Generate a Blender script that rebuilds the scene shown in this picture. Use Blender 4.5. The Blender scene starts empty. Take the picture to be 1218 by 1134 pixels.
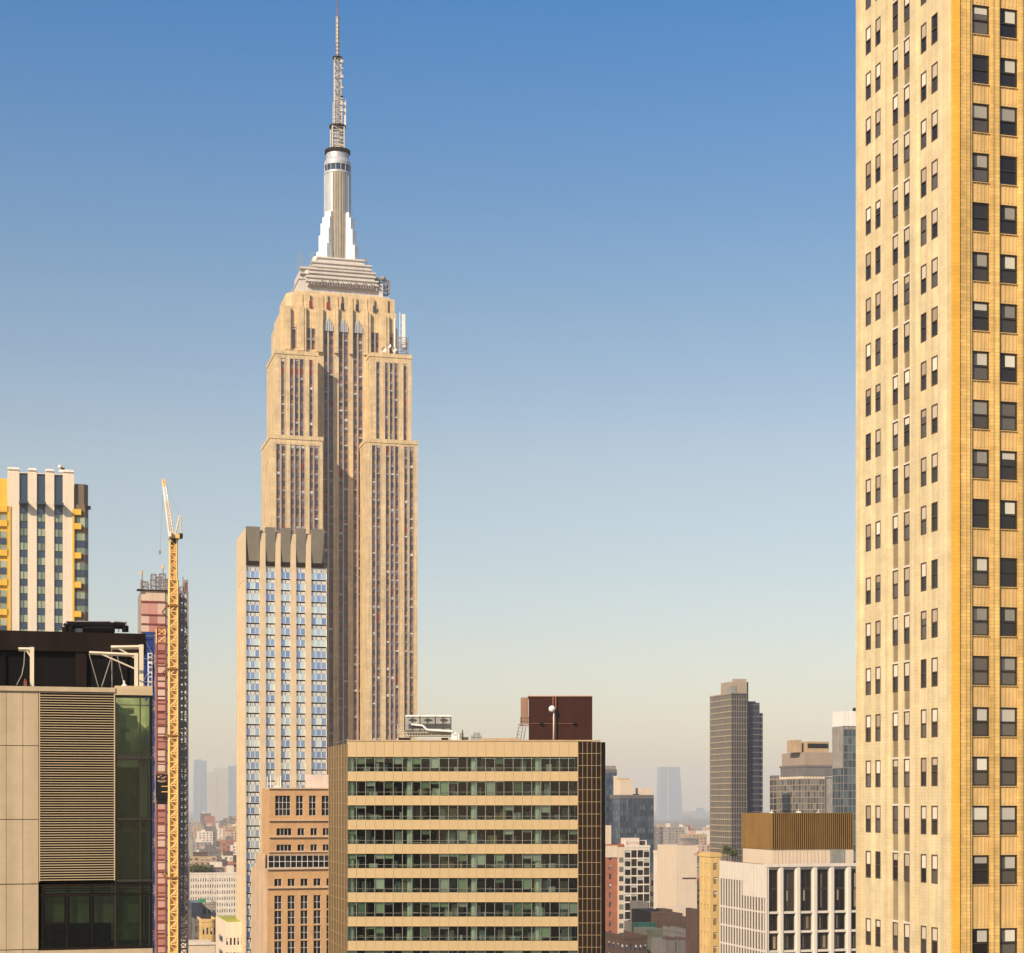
import bpy, math, random
from math import sin, cos, tan, atan, atan2, radians, pi, sqrt
random.seed(11)
SC = bpy.context.scene
# ------------------------------------------------------------------ camera, sky, sun, exposure
F, HX, HY = 2092.0, 609.0, 955.0          # focal length in photo pixels, principal column, horizon row
PSI = atan(569.0 / F)                     # the view is turned this far from the street grid
CH = 105.0                                # height of the viewpoint
cd = bpy.data.cameras.new('camera'); cam = bpy.data.objects.new('camera', cd); SC.collection.objects.link(cam)
cam.location = (0, 0, CH); cam.rotation_euler = (pi / 2, 0, -PSI)
cd.sensor_width = 36; cd.lens = 36 * F / 1218; cd.shift_y = (HY - 567) / 1218; cd.clip_start = 1; cd.clip_end = 60000
SC.camera = cam
SUN_EL, SUN_DIR = radians(34), (-0.755, -0.656)       # the sun stands behind the camera to the left
w = bpy.data.worlds.new("World"); SC.world = w; w.use_nodes = True
nt = w.node_tree; bg = nt.nodes['Background']
sky = nt.nodes.new('ShaderNodeTexSky'); sky.sky_type = 'NISHITA'; sky.sun_disc = False
sky.sun_elevation = SUN_EL; sky.sun_rotation = atan2(SUN_DIR[0], SUN_DIR[1])
sky.altitude = 50; sky.air_density = 1.0; sky.dust_density = 1.0; sky.ozone_density = 2.0
tcw = nt.nodes.new('ShaderNodeTexCoord'); sxw = nt.nodes.new('ShaderNodeSeparateXYZ'); nt.links.new(tcw.outputs['Generated'], sxw.inputs[0])
rmp = nt.nodes.new('ShaderNodeValToRGB'); nt.links.new(sxw.outputs[2], rmp.inputs[0])      # dusty warm air low down, deeper blue higher up
for i, (p, c) in enumerate([(0,(1.06,.85,.71)),(.12,(1.05,.89,.76)),(.19,(1.10,.93,.78)),(.28,(.76,.85,.83)),(.42,(.25,.71,1.0)),(1,(.60,.80,.95))]):
    e = rmp.color_ramp.elements[i] if i < 2 else rmp.color_ramp.elements.new(p)
    e.position = p; e.color = (*c, 1)
vmw = nt.nodes.new('ShaderNodeVectorMath'); vmw.operation = 'MULTIPLY'; nt.links.new(sky.outputs[0], vmw.inputs[0]); nt.links.new(rmp.outputs[0], vmw.inputs[1])
nt.links.new(vmw.outputs[0], bg.inputs[0]); bg.inputs[1].default_value = 0.10
sl = bpy.data.lights.new('sun', 'SUN'); sun = bpy.data.objects.new('sun', sl); SC.collection.objects.link(sun)
sl.energy = 4.3; sl.angle = radians(0.5); sl.color = (1.0, 0.80, 0.56)
from mathutils import Vector
sv = Vector((SUN_DIR[0] * cos(SUN_EL), SUN_DIR[1] * cos(SUN_EL), sin(SUN_EL))).normalized()
sun.rotation_euler = sv.to_track_quat('Z', 'Y').to_euler()
sun.location = (-300, -300, 600)
SC.view_settings.view_transform = 'Standard'; SC.view_settings.look = 'None'
SC.view_settings.exposure = 0.55; SC.view_settings.gamma = 1.0
SC.cycles.volume_bounces = 1; SC.cycles.max_bounces = 6; SC.cycles.transparent_max_bounces = 12

# ------------------------------------------------------------------ where a photo column or row lands on a plane of the grid
def X(px, Y): return Y * tan(atan((px - HX) / F) + PSI)
def Yat(px, x): return x / tan(atan((px - HX) / F) + PSI)
def dep(x, y): return x * sin(PSI) + y * cos(PSI)
def Z(py, px, Y): return CH + (HY - py) * dep(X(px, Y), Y) / F
def Yd(d, px): return d * (cos(PSI) - (px - HX) / F * sin(PSI))
def proj(x, y, z):
    d = dep(x, y); r = x * cos(PSI) - y * sin(PSI)
    return HX + F * r / d, HY - F * (z - CH) / d, d

# ------------------------------------------------------------------ mesh builder
class MB:
    def __init__(s): s.v = []; s.f = []; s.m = []; s.smooth = False
    def poly(s, pts, m=0):
        n = len(s.v); s.v += [tuple(p) for p in pts]; s.f.append(tuple(range(n, n + len(pts)))); s.m.append(m)
    def box(s, x0, x1, y0, y1, z0, z1, m=0, skip=''):
        n = len(s.v)
        s.v += [(x0,y0,z0),(x1,y0,z0),(x1,y1,z0),(x0,y1,z0),(x0,y0,z1),(x1,y0,z1),(x1,y1,z1),(x0,y1,z1)]
        for k, q in (('D',(0,3,2,1)),('T',(4,5,6,7)),('F',(0,1,5,4)),('B',(2,3,7,6)),('L',(3,0,4,7)),('R',(1,2,6,5))):
            if k not in skip: s.f.append(tuple(n + i for i in q)); s.m.append(m)
    def prism(s, pts, z0, z1, m=0):
        n = len(pts)
        for i in range(n):
            a, b = pts[i], pts[(i + 1) % n]
            s.poly([(a[0],a[1],z0),(b[0],b[1],z0),(b[0],b[1],z1),(a[0],a[1],z1)], m)
        s.poly([(p[0],p[1],z1) for p in pts], m); s.poly([(p[0],p[1],z0) for p in reversed(pts)], m)
    def tube(s, p, q, r, n=6, m=0, r2=None):
        p = Vector(p); q = Vector(q); d = (q - p)
        if d.length < 1e-6: return
        d.normalize(); a = d.orthogonal().normalized(); b = d.cross(a); r2 = r if r2 is None else r2; k = len(s.v)
        for i in range(n):
            t = 2 * pi * i / n + pi / 4; o = a * cos(t) + b * sin(t); s.v.append(tuple(p + o * r)); s.v.append(tuple(q + o * r2))
        for i in range(n):
            j = (i + 1) % n; s.f.append((k+2*i, k+2*j, k+2*j+1, k+2*i+1)); s.m.append(m)
        s.f.append(tuple(k + 2 * i for i in reversed(range(n)))); s.m.append(m)
        s.f.append(tuple(k + 2 * i + 1 for i in range(n))); s.m.append(m)
    def lathe(s, cx, cy, prof, n=24, m=0, ms=None):
        k = len(s.v)
        for r, z in prof:
            for i in range(n): s.v.append((cx + r * cos(2*pi*i/n), cy + r * sin(2*pi*i/n), z))
        for j in range(len(prof) - 1):
            for i in range(n):
                s.f.append((k+j*n+i, k+j*n+(i+1)%n, k+(j+1)*n+(i+1)%n, k+(j+1)*n+i)); s.m.append(ms[j] if ms else m)
        s.f.append(tuple(k + (len(prof)-1)*n + i for i in range(n))); s.m.append(ms[-1] if ms else m)
    def ball(s, c, r, m=0, n=10, zs=1.0):
        prof = [(max(r * sin(pi * j / n), 0.01 * r), c[2] - r * zs * cos(pi * j / n)) for j in range(n + 1)]
        s.lathe(c[0], c[1], prof, 12, m)
    def lattice(s, x0, x1, y0, y1, z0, z1, step, r, m=0, diag=True, n=4):
        cs = [(x0,y0),(x1,y0),(x1,y1),(x0,y1)]
        for c in cs: s.tube((*c, z0), (*c, z1), r * 1.3, n, m)
        k = max(1, int(round((z1 - z0) / step))); h = (z1 - z0) / k
        for i in range(k + 1):
            z = z0 + i * h
            for a in range(4):
                c, d = cs[a], cs[(a + 1) % 4]; s.tube((*c, z), (*d, z), r, n, m)
                if diag and i < k:
                    if (i + a) % 2: c, d = d, c
                    s.tube((*c, z), (*d, z + h), r * .8, n, m)
    def add(s, o, pos=(0,0,0), ang=0, mo=0):
        n = len(s.v); ca, sa = cos(ang), sin(ang)
        s.v += [(pos[0] + x*ca - y*sa, pos[1] + x*sa + y*ca, pos[2] + z) for x, y, z in o.v]
        s.f += [tuple(n + i for i in f) for f in o.f]; s.m += [m + mo for m in o.m]
    def mesh(s, name, mats, off=(0,0,0)):
        me = bpy.data.meshes.new(name)
        me.from_pydata([(a - off[0], b - off[1], c - off[2]) for a, b, c in s.v], [], s.f)
        for m in mats: me.materials.append(m)
        me.polygons.foreach_set('material_index', [min(i, len(mats) - 1) for i in s.m])
        if s.smooth: me.polygons.foreach_set('use_smooth', [True] * len(s.f))
        me.update(); return me
    def build(s, name, mats, parent=None, off=None, **tags):
        if not isinstance(mats, (list, tuple)): mats = [mats]
        if off is None: off = OFF.get(root_of(parent).name, (0,0,0)) if parent else (0,0,0)
        o = bpy.data.objects.new(name, s.mesh(name, mats, off)); SC.collection.objects.link(o)
        if parent: o.parent = parent
        else: o.location = off
        for k, v in tags.items(): o[k] = v
        return o
def pieces(mb, name, mats, root, limit=100, build=None):
    """every loose piece of mb becomes a part of its own, the biggest in view first"""
    par = list(range(len(mb.v)))
    def fd(i):
        while par[i] != i: par[i] = par[par[i]]; i = par[i]
        return i
    for f in mb.f:
        for j in f[1:]: par[fd(j)] = fd(f[0])
    gp = {}
    for f, m in zip(mb.f, mb.m): gp.setdefault(fd(f[0]), []).append((f, m))
    out = []
    for k, fs in gp.items():
        q = MB(); mp = {}
        for f, m in fs:
            for i in f:
                if i not in mp: mp[i] = len(q.v); q.v.append(mb.v[i])
            q.f.append(tuple(mp[i] for i in f)); q.m.append(m)
        c = [sum(v[a] for v in q.v)/len(q.v) for a in range(3)]
        if root.rotation_euler[2]: vis = c[2] > 80
        else: x, y, d = proj(*c); vis = (-30 < x < 1240 and y < 1160) or len(gp) < 12
        out.append((not vis, c[1], q))
    out.sort(key=lambda t: t[:2]); rest = MB()
    for i, (h, y, q) in enumerate(out):
        if i < limit: q.build(name, mats, root)
        else: rest.add(q)
    if rest.v: rest.build(name + 's_beyond', mats, root, kind='stuff')
OFF = {}
def root_of(o):
    while o.parent: o = o.parent
    return o
def thing(name, label, cat, loc, group=None, rz=0.0):
    o = bpy.data.objects.new(name, None); SC.collection.objects.link(o); o.empty_display_size = 2
    o.location = loc; o['label'] = label; o['category'] = cat
    if group: o['group'] = group
    OFF[o.name] = loc
    if rz:                                   # built in the turned frame of its own facade
        c, s_ = cos(rz), sin(rz); o.location = (loc[0]*c - loc[1]*s_, loc[0]*s_ + loc[1]*c, loc[2]); o.rotation_euler = (0, 0, rz)
    return o
def single(name, mb, mats, label, cat, group=None):
    xs = [v[0] for v in mb.v]; ys = [v[1] for v in mb.v]; z = min(v[2] for v in mb.v)
    o = mb.build(name, mats, None, ((min(xs)+max(xs))/2, (min(ys)+max(ys))/2, z)); o['label'] = label; o['category'] = cat
    if group: o['group'] = group
    return o

# ------------------------------------------------------------------ materials
def mat(name, col, rough=.8, metal=0.0, spec=.35, var=.12, streak=.10, brick=None, rnd=None, bump=0.0, nscale=.25, panel=None):
    m = bpy.data.materials.new(name); m.use_nodes = True; N = m.node_tree.nodes; L = m.node_tree.links; b = N['Principled BSDF']
    b.inputs['Roughness'].default_value = rough; b.inputs['Metallic'].default_value = metal; b.inputs['Specular IOR Level'].default_value = spec
    rgb = N.new('ShaderNodeRGB'); rgb.outputs[0].default_value = (*col, 1); cur = rgb.outputs[0]
    tc = N.new('ShaderNodeTexCoord')
    def mul(c, fac_socket, lo, hi):
        mr = N.new('ShaderNodeMapRange'); mr.inputs[1].default_value = 0.3; mr.inputs[2].default_value = 0.7
        mr.inputs[3].default_value = lo; mr.inputs[4].default_value = hi; L.new(fac_socket, mr.inputs[0])
        vm = N.new('ShaderNodeVectorMath'); vm.operation = 'SCALE'; L.new(c, vm.inputs[0]); L.new(mr.outputs[0], vm.inputs['Scale']); return vm.outputs[0]
    if var:
        n = N.new('ShaderNodeTexNoise'); n.inputs['Scale'].default_value = nscale; n.inputs['Detail'].default_value = 6; n.inputs['Roughness'].default_value = .65
        L.new(tc.outputs['Object'], n.inputs['Vector']); cur = mul(cur, n.outputs[0], 1 - var, 1 + var)
    if streak:
        mp = N.new('ShaderNodeMapping'); mp.inputs['Scale'].default_value = (1.6, 1.6, .05); L.new(tc.outputs['Object'], mp.inputs[0])
        n = N.new('ShaderNodeTexNoise'); n.inputs['Scale'].default_value = 1; n.inputs['Detail'].default_value = 4
        L.new(mp.outputs[0], n.inputs['Vector']); cur = mul(cur, n.outputs[0], 1 - streak, 1 + streak)
    if brick:
        sx = N.new('ShaderNodeSeparateXYZ'); L.new(tc.outputs['Object'], sx.inputs[0])
        ad = N.new('ShaderNodeMath'); L.new(sx.outputs[0], ad.inputs[0]); L.new(sx.outputs[1], ad.inputs[1])
        cb = N.new('ShaderNodeCombineXYZ'); L.new(ad.outputs[0], cb.inputs[0]); L.new(sx.outputs[2], cb.inputs[1])
        bt = N.new('ShaderNodeTexBrick'); bt.inputs['Scale'].default_value = 1; bt.inputs['Brick Width'].default_value = brick[0]; bt.inputs['Row Height'].default_value = brick[1]
        bt.inputs['Mortar Size'].default_value = brick[2]; c = brick[3]
        bt.inputs['Color1'].default_value = (1-c, 1-c, 1-c, 1); bt.inputs['Color2'].default_value = (1+c*.4, 1+c*.4, 1+c*.4, 1); bt.inputs['Mortar'].default_value = (1-2*c, 1-2*c, 1-2*c, 1)
        L.new(cb.outputs[0], bt.inputs['Vector'])
        vm = N.new('ShaderNodeVectorMath'); vm.operation = 'MULTIPLY'; L.new(cur, vm.inputs[0]); L.new(bt.outputs['Color'], vm.inputs[1]); cur = vm.outputs[0]
    if rnd:                                   # every pane or sheet its own tone
        ge = N.new('ShaderNodeNewGeometry'); oi = N.new('ShaderNodeObjectInfo')
        a = N.new('ShaderNodeMath'); L.new(ge.outputs['Random Per Island'], a.inputs[0]); L.new(oi.outputs['Random'], a.inputs[1])
        fr = N.new('ShaderNodeMath'); fr.operation = 'FRACT'; L.new(a.outputs[0], fr.inputs[0])
        rp = N.new('ShaderNodeValToRGB'); rp.color_ramp.interpolation = 'LINEAR'
        for i, (p, c) in enumerate(rnd):
            e = rp.color_ramp.elements[i] if i < 2 else rp.color_ramp.elements.new(p)
            e.position = p; e.color = (*c, 1)
        L.new(fr.outputs[0], rp.inputs[0])
        cur = rp.outputs[0]
    L.new(cur, b.inputs['Base Color'])
    if bump:
        n = N.new('ShaderNodeTexNoise'); n.inputs['Scale'].default_value = bump[0]; n.inputs['Detail'].default_value = 2
        L.new(tc.outputs['Object'], n.inputs['Vector']); bp = N.new('ShaderNodeBump'); bp.inputs['Strength'].default_value = bump[1]; bp.inputs['Distance'].default_value = bump[2]
        L.new(n.outputs[0], bp.inputs['Height']); L.new(bp.outputs[0], b.inputs['Normal'])
    return m
def thin_glass(name, tint, refl=.14, rough=.02):
    m = bpy.data.materials.new(name); m.use_nodes = True; N = m.node_tree.nodes; L = m.node_tree.links; N.remove(N['Principled BSDF'])
    t = N.new('ShaderNodeBsdfTransparent'); t.inputs[0].default_value = (*tint, 1)
    g = N.new('ShaderNodeBsdfGlossy'); g.inputs['Roughness'].default_value = rough; g.inputs['Color'].default_value = (.85, .95, .9, 1)
    lw = N.new('ShaderNodeFresnel'); lw.inputs['IOR'].default_value = 1.5
    a = N.new('ShaderNodeMath'); a.operation = 'MULTIPLY_ADD'; a.inputs[1].default_value = .8; a.inputs[2].default_value = refl; L.new(lw.outputs[0], a.inputs[0])
    mx = N.new('ShaderNodeMixShader'); L.new(a.outputs[0], mx.inputs[0]); L.new(t.outputs[0], mx.inputs[1]); L.new(g.outputs[0], mx.inputs[2])
    L.new(mx.outputs[0], N['Material Output'].inputs[0]); return m

GL = dict(rough=.07, spec=.6, var=0, streak=0)
M = {
 'limestone': mat('limestone', (.60,.445,.255), var=.16, streak=.20, brick=(2.4,1.25,.03,.10)),
 'spandrel_alu': mat('spandrel_alu', (.19,.115,.10), rough=.45, metal=.2, var=.15, streak=.1),
 'steel': mat('steel_mullion', (.52,.44,.36), rough=.4, metal=.4, var=.05),
 'mast_metal': mat('mast_metal', (.47,.47,.49), rough=.42, metal=.25, var=.06, streak=.10),
 'cream_metal': mat('cream_metal', (.56,.51,.46), rough=.6, var=.1),
 'g_dark': mat('window_glass', (.03,.03,.04), rnd=[(0,(.012,.012,.02)),(.6,(.05,.045,.07)),(1,(.11,.10,.14))], **GL),
 'g_mauve': mat('mauve_window_glass', (.05,.04,.06), rnd=[(0,(.03,.022,.035)),(.6,(.07,.055,.08)),(1,(.16,.13,.15))], **GL), 'blind_dim': mat('grey_blind', (.4,.36,.36), rnd=[(0,(.2,.17,.18)),(.6,(.36,.33,.34)),(1,(.6,.57,.55))], var=0, streak=0),
 'g_black': mat('black_glass', (.01,.01,.012), rnd=[(0,(.004,.004,.005)),(.7,(.014,.012,.014)),(1,(.04,.035,.03))], rough=.12, spec=.3, var=0, streak=0),
 'g_grey': mat('grey_glass', (.05,.05,.06), rnd=[(0,(.04,.04,.05)),(.5,(.09,.09,.10)),(1,(.20,.19,.17))], **GL),
 'g_brown': mat('brown_glass', (.03,.03,.03), rnd=[(0,(.012,.009,.008)),(.5,(.035,.028,.024)),(1,(.12,.105,.09))], **GL),
 'g_blue': mat('blue_mirror_glass', (.3,.4,.6), rnd=[(0,(.22,.34,.62)),(.45,(.36,.50,.76)),(.6,(.55,.68,.82)),(1,(.78,.86,.84))], rough=.08, metal=.75, spec=.5, var=0, streak=0),
 'g_navy': mat('navy_glass', (.03,.06,.12), rnd=[(0,(.012,.02,.05)),(.6,(.02,.05,.11)),(1,(.06,.11,.18))], **GL),
 'g_teal': mat('teal_glass', (.06,.10,.13), rnd=[(0,(.03,.05,.07)),(.6,(.06,.10,.13)),(1,(.12,.18,.2))], rough=.12, metal=.2, spec=.5, var=0, streak=0),
 'blind': mat('white_blind', (.62,.60,.56), rnd=[(0,(.38,.36,.34)),(.5,(.6,.58,.54)),(1,(.8,.77,.7))], var=0, streak=0),
 'blind_tan2': mat('cream_roller_blind', (.4,.35,.3), rnd=[(0,(.34,.26,.18)),(.4,(.55,.46,.36)),(1,(.80,.70,.58))], var=0, streak=0),
 'blind_red': mat('red_window_panel', (.22,.03,.025), var=.1),
 'blind_green': mat('green_blind', (.34,.40,.29), rnd=[(0,(.10,.13,.09)),(.5,(.28,.33,.23)),(1,(.55,.60,.44))], var=0, streak=0),
 'frame_dark': mat('dark_frame', (.035,.028,.022), rough=.5, var=0, streak=0),
 'frame_brown': mat('brown_frame', (.10,.065,.04), rough=.6, var=0, streak=0),
 'frame_white': mat('white_frame', (.75,.72,.68), rough=.5, var=.04, streak=.04),
 'wing_white': mat('white_metal_wing', (.86,.85,.83), rough=.4, metal=.05, var=.03, streak=.04),
 'blind_r': mat('grey_roller_blind', (.4,.4,.4), rnd=[(0,(.16,.155,.14)),(.5,(.36,.34,.30)),(1,(.62,.59,.50))], var=0, streak=0),
 'ycream': mat('cream_brick', (.65,.52,.31), var=.13, streak=.15, brick=(.75,.25,.02,.05), nscale=.5, bump=(1.2,.2,.1)),
 'ybrick': mat('yellow_brick', (.65,.43,.15), var=.20, streak=.20, brick=(.75,.25,.02,.15), nscale=.5, bump=(1.2,.25,.1)),
 'obrick': mat('orange_glazed_brick', (.78,.42,.06), var=.10, streak=.06, brick=(.8,.28,.02,.08)),
 'tspandrel': mat('tan_ribbed_spandrel', (.60,.40,.165), var=.14, streak=.14, nscale=.6),
 'olive': mat('olive_metal_spandrel', (.27,.21,.12), rough=.55, var=.2, streak=.2),
 'panel_tan': mat('tan_metal_panel', (.46,.355,.225), rough=.5, var=.07, streak=.08, nscale=1.3),
 'black_box': mat('blackened_metal', (.006,.005,.005), rough=.7, spec=.08, var=.3, streak=.2),
 'brown_dark': mat('dark_brown_metal', (.014,.008,.006), rough=.7, spec=.10, var=.35, streak=.25),
 'blind_olive': mat('olive_blind', (.12,.13,.09), var=.15, streak=.2, nscale=1),
 'louvre': mat('tan_louvre', (.50,.38,.23), rough=.5, var=.06, streak=.04),
 'cream_panel': mat('cream_panel', (.72,.60,.46), var=.05, streak=.05, brick=(30,5.0,.05,.02)),
 'yellow_panel': mat('yellow_panel', (.72,.42,.05), var=.06),
 'taupe': mat('taupe_stone', (.17,.12,.08), var=.1),  # dark taupe tone for the striped tower's right side wing
 'blue_spandrel': mat('blue_grey_spandrel', (.03,.055,.095), rough=.3, spec=.5, var=.08),
 'concrete': mat('concrete', (.28,.25,.22), var=.2, streak=.2),
 'pink': mat('pink_sheathing', (.52,.25,.20), rnd=[(0,(.34,.13,.11)),(.4,(.50,.24,.20)),(.7,(.58,.36,.30)),(1,(.62,.50,.40))], rough=.7),
 'beige_sheet': mat('beige_sheathing', (.60,.45,.34), var=.1),
 'red_frame': mat('red_primer_steel', (.22,.05,.035), rough=.6, var=.2),
 'brown_frame': mat('rusty_scaffold', (.20,.11,.07), rough=.6, var=.3),
 'grey_frame': mat('grey_scaffold', (.27,.22,.21), rough=.5, var=.3),
 'crane': mat('crane_yellow', (.80,.49,.17), rough=.45, var=.08, streak=.05),
 'crane_white': mat('crane_pale', (.72,.55,.38), rough=.45, var=.08),
 'net_blue': mat('blue_netting', (.012,.045,.20), var=.35, streak=.3, rough=.8, nscale=1.5),
 'f_pier': mat('cream_stone_pier', (.64,.49,.32), var=.06, streak=.06, brick=(50,1.75,.03,.05)),
 'f_grey': mat('grey_stone_panel', (.20,.175,.14), var=.08, streak=.08, brick=(2.2,1.2,.02,.03)),
 'pale_span': mat('pale_glass_spandrel', (.60,.62,.60), rnd=[(0,(.5,.52,.52)),(.5,(.62,.62,.58)),(1,(.72,.68,.6))], rough=.3, metal=.2, var=0, streak=0),
 'gbrick': mat('orange_brick', (.52,.305,.145), var=.10, streak=.06, brick=(.6,.25,.02,.08)),
 'gstone': mat('pale_stone_trim', (.52,.38,.26), var=.1),
 'band': mat('beige_metal_spandrel', (.52,.375,.20), rough=.45, metal=.15, var=.04, streak=.03, nscale=.5),
 'bronze': mat('bronze_panel', (.16,.095,.026), rough=.42, metal=.3, var=.10, streak=.15),
 'bronze_dark': mat('dark_bronze_panel', (.016,.007,.004), rough=.6, spec=.1, var=.25, streak=.15),  # the side wall's bronze again, its dimmer lighting put into the colour
 'bronze_line': mat('bronze_mullion', (.42,.29,.15), rough=.45, metal=.2, var=.05),
 'maroon': mat('maroon_cladding', (.040,.013,.010), rough=.8, spec=.08, var=.06, streak=.06),
 'rust': mat('rust_pipe', (.22,.085,.05), rough=.6),
 'unit': mat('galvanised_unit', (.30,.29,.26), rough=.5, metal=.2, var=.2, streak=.2, nscale=1.0),
 'unit_dark': mat('dark_unit_recess', (.05,.05,.05), rough=.6, var=.2),
 'white': mat('white_paint', (.75,.72,.66), rough=.5, var=.05),
 'col_green': mat('painted_column', (.78,.80,.70), var=.03),
 'interior': mat('office_wall', (.20,.20,.16), rnd=[(0,(.006,.006,.005)),(.55,(.02,.022,.016)),(.8,(.06,.07,.04)),(1,(.32,.36,.16))], var=0),
 'floor_in': mat('office_floor', (.10,.09,.08), var=.1), 'ceil_in': mat('office_ceiling', (.08,.085,.07), var=.03),
 'green_wall': mat('olive_plaster', (.30,.33,.19), var=.3, streak=.3, nscale=1.2),
 'desk': mat('office_furniture', (.5,.45,.35), rnd=[(0,(.05,.05,.05)),(.3,(.30,.22,.14)),(.6,(.5,.5,.46)),(.85,(.1,.2,.24)),(1,(.7,.68,.6))], var=0, streak=0),
 'iframe': mat('white_precast', (.62,.55,.47), var=.05, streak=.06),
 'gold': mat('gold_louvre', (.30,.165,.04), rough=.45, metal=.3, var=.12, streak=.15),
 'jyellow': mat('yellow_stone', (.62,.42,.17), var=.12, streak=.1),
 'pale_stone': mat('pale_blank_wall', (.62,.50,.38), var=.05, streak=.05),
 'tan_band': mat('tan_band', (.36,.29,.20), var=.06), 'grey_band': mat('grey_band', (.19,.165,.15), var=.06),
 'rbrick': mat('red_brick', (.36,.13,.075), var=.12, brick=(1,.4,.03,.1)),
 'tanbrick': mat('tan_brick', (.42,.29,.17), var=.15, streak=.1), 'greybrick': mat('grey_masonry', (.15,.135,.13), var=.15, streak=.1),
 'brownbrick': mat('brown_brick', (.085,.05,.038), var=.2, streak=.1), 'pinkstone': mat('pink_stone', (.50,.33,.25), var=.1),  # brown brick darkened so its colour holds the shade over the low roofs
 'white_stone': mat('white_stone', (.66,.58,.49), var=.08, streak=.1), 'roof_gravel': mat('roof_gravel', (.14,.12,.10), var=.3),
 'green_net': mat('green_netting', (.012,.075,.06), var=.3, streak=.3), 'green_bright': mat('green_tarp', (.05,.26,.10), var=.2), 'moss': mat('yellow_green_roof', (.36,.36,.05), var=.3),
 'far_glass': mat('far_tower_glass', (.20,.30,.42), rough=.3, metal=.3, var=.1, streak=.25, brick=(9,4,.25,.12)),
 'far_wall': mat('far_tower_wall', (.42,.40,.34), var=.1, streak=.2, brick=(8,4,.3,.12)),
 'ground': mat('city_ground', (.09,.085,.08), var=.4, streak=0, nscale=.01), 'asphalt': mat('asphalt', (.05,.05,.05), var=.2, streak=0),
 'cable': mat('steel_cable', (.35,.32,.28), rough=.4, metal=.4, var=0, streak=0),
 'leaf': mat('foliage', (.06,.085,.03), rnd=[(0,(.03,.05,.015)),(.6,(.07,.09,.03)),(1,(.14,.15,.06))], rough=.6), 'bark': mat('bark', (.09,.06,.04)),
}
M['louvre_l'] = mat('cream_steel', (.68,.58,.43), rough=.5, var=.06, streak=.1)
M['g_green'] = mat('green_grey_glass', (.2,.24,.17), rnd=[(0,(.10,.13,.10)),(.5,(.24,.28,.20)),(1,(.34,.38,.27))], rough=.1, spec=.6, var=0, streak=0)
M['crane_dark'] = mat('crane_tie_steel', (.30,.14,.03), rough=.6)
M['pinkstone2'] = mat('pale_pink_plaster', (.66,.52,.44), var=.1)
M['rust2'] = mat('weathered_brown', (.26,.15,.10), var=.15); M['white2'] = mat('pale_steel', (.55,.47,.38), var=.1)
M['blind_tan'] = mat('tan_curtain', (.16,.11,.07), rnd=[(0,(.06,.045,.035)),(.5,(.12,.09,.06)),(1,(.34,.27,.18))], var=0, streak=0)
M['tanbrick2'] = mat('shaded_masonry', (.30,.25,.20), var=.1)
M['g_greytan'] = mat('taupe_glass', (.14,.115,.09), rough=.25, spec=.5, var=.15, streak=.1, brick=(4,3.6,.1,.1)); M['g_dark2'] = mat('dark_curtain_glass', (.035,.032,.036), rough=.2, spec=.4, var=.4, streak=.2); M['g_navy2'] = mat('deep_navy_cladding', (.03,.036,.062), rough=.3, spec=.4, var=.3, streak=.2)
M['g_teal2'] = mat('blue_slate_glass', (.05,.075,.11), rnd=[(0,(.025,.04,.065)),(.6,(.05,.08,.115)),(1,(.10,.14,.18))], rough=.12, metal=.15, spec=.5, var=0, streak=0)
M['orange_far'] = mat('far_orange_brick', (.48,.24,.11), var=.1)
M['greenstone'] = mat('mossy_masonry', (.12,.12,.09), var=.3)
M['greytan'] = mat('grey_tan_stone', (.34,.27,.21), var=.06)
GLASS = thin_glass('green_tinted_glass', (.80, .93, .79), .0)
GLASS2 = thin_glass('dark_green_glass', (.72, .80, .58), .01)

# ------------------------------------------------------------------ facades and windows
def facade(mb, O, U, W, z0, z1, cols, rows, rec=.3, m=0):
    """a wall from O along U with holes where a column (u0,u1) crosses a row (v0,v1); hands back the holes"""
    I = (-U[1], U[0]); P = lambda u, v, d=0: (O[0] + U[0]*u + I[0]*d, O[1] + U[1]*u + I[1]*d, v)
    out = []; prev = 0
    for ci, c in enumerate(sorted(cols)):
        a, b = c[0], c[1]; rr = c[2] if len(c) > 2 else rows
        if a > prev + 1e-4: mb.poly([P(prev,z0), P(a,z0), P(a,z1), P(prev,z1)], m)
        pz = z0
        for (e, g) in sorted(rr):
            if e > pz: mb.poly([P(a,pz), P(b,pz), P(b,e), P(a,e)], m)
            mb.poly([P(a,e), P(b,e), P(b,e,rec), P(a,e,rec)], m); mb.poly([P(a,g,rec), P(b,g,rec), P(b,g), P(a,g)], m)
            mb.poly([P(a,e,rec), P(a,g,rec), P(a,g), P(a,e)], m); mb.poly([P(b,e), P(b,g), P(b,g,rec), P(b,e,rec)], m)
            out.append((P(a, e), atan2(U[1], U[0]), b - a, g - e)); pz = g
        if z1 > pz: mb.poly([P(a,pz), P(b,pz), P(b,z1), P(a,z1)], m)
        prev = b
    if W > prev + 1e-4: mb.poly([P(prev,z0), P(W,z0), P(W,z1), P(prev,z1)], m)
    return out
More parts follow.
